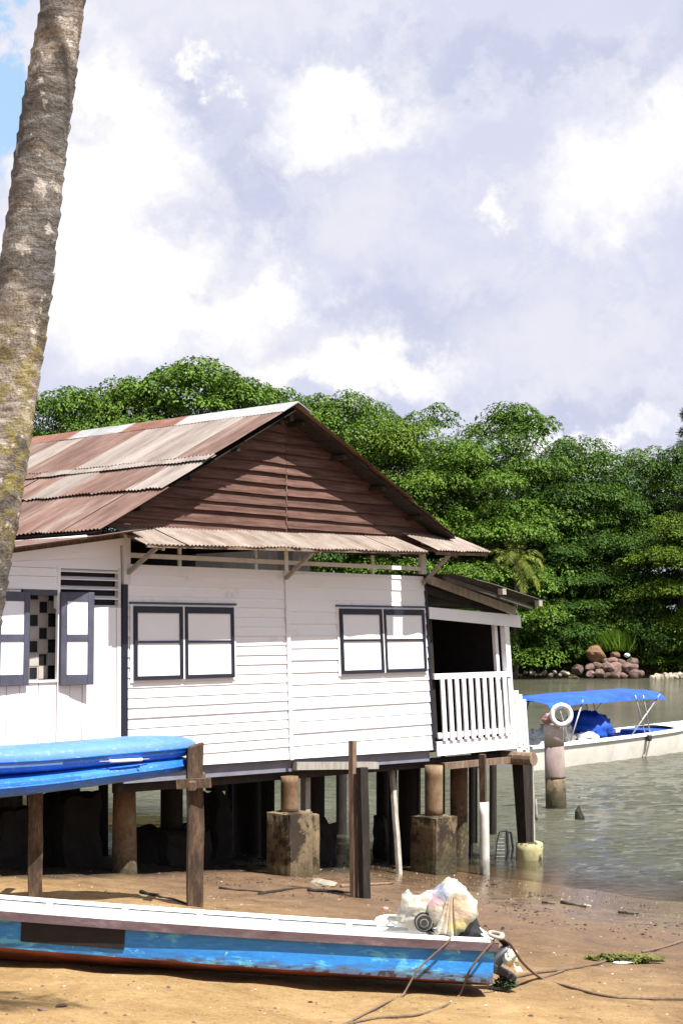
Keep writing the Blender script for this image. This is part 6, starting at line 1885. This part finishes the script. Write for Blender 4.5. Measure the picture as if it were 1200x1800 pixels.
for i in range(13):
    far_rock(898 + i * 8.4 + rr.uniform(-2, 2), 1185 + rr.uniform(-3, 3), rr.uniform(3.5, 6.5), 'stone_pale', f'{ORD[i]} small pale stone from the left along the far water line', 'pale stones along the far water line', i + 201)
for i in range(9):
    far_rock(1146 + i * 8 + rr.uniform(-1, 1), 1192 - i * 0.5, rr.uniform(6, 8.5), 'stone_pale', f'{ORD[i]} pale block from the left in the low rubble wall', 'blocks of the rubble wall', i + 301, 1.1)

# ------------------------------------------------------------------ the leaning coconut palm close to the camera
TD = 8.0
ctr = [(-205, 2030), (-160, 1750), (-122, 1500), (-92, 1280), (-56, 1070), (-16, 860), (16, 680), (47, 475), (79, 220), (111, 0), (140, -250), (178, -620), (214, -1050), (240, -1420)]
wid = [170, 146, 132, 124, 119, 112, 103, 97, 84, 75, 70, 66, 62, 58]
base = ray(ctr[0][0], ctr[0][1], TD); base.z = ground_z(base.x, base.y)
pal = thing('coconut_palm', 'tall leaning coconut palm trunk with ringed bark in the foreground', 'palm', base)
cp_ = [ray(a, b, TD) for a, b in ctr]; rad = [w / 2 / FPX * TD for w in wid]
path = []
for i in range(len(cp_) - 1):
    p0 = cp_[max(i - 1, 0)]; p1 = cp_[i]; p2 = cp_[i + 1]; p3 = cp_[min(i + 2, len(cp_) - 1)]
    for k in range(40):
        t = k / 40
        path.append((0.5 * ((2 * p1) + (p2 - p0) * t + (2 * p0 - 5 * p1 + 4 * p2 - p3) * t * t + (3 * p1 - p0 - 3 * p2 + p3) * t ** 3), rad[i] + (rad[i + 1] - rad[i]) * t))
q = 40; vs = []; fs = []; arc = 0; lastp = path[0][0]
for i, (p, r) in enumerate(path):
    arc += (p - lastp).length; lastp = p
    for k in range(q):
        a = 2 * PI * k / q
        rp_ = 0.098 + 0.02 * mnoise.noise((p.z * 0.7, 0, 0))
        ph = arc / 0.10 + 0.55 * math.sin(a + 0.8) + 1.1 * mnoise.noise((p.z * 1.1, math.cos(a), math.sin(a)))
        saw = ph - math.floor(ph)
        d = 0.011 * (saw ** 1.6) + 0.010 * mnoise.noise((p.z * 5, math.cos(a) * 2, math.sin(a) * 2)) + 0.005 * mnoise.noise((p.z * 22, math.cos(a) * 7, math.sin(a) * 7))
        rr_ = r * (1 + 0.03 * mnoise.noise((p.z * 0.9, 5, 1))) + d - 0.006
        vs.append((p.x + rr_ * math.cos(a), p.y + rr_ * math.sin(a), p.z - 0.10 * rr_ * math.cos(a)))
for i in range(len(path) - 1):
    for k in range(q): fs.append((i * q + k, i * q + (k + 1) % q, (i + 1) * q + (k + 1) % q, (i + 1) * q + k))
fs.append(tuple((len(path) - 1) * q + k for k in range(q)))
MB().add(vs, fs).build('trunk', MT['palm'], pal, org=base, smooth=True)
ptop_ = path[-1][0]
for k in range(15):
    f = frond('frond', 4.2 + 0.5 * math.sin(k * 3.1), 1.9, MT['frond'], pal, k * 2.399, 1.05 - 0.085 * k, 100 + k, leafl=0.85, n=36, wid=0.035, hang=0.5)
    f.location = ptop_ - base
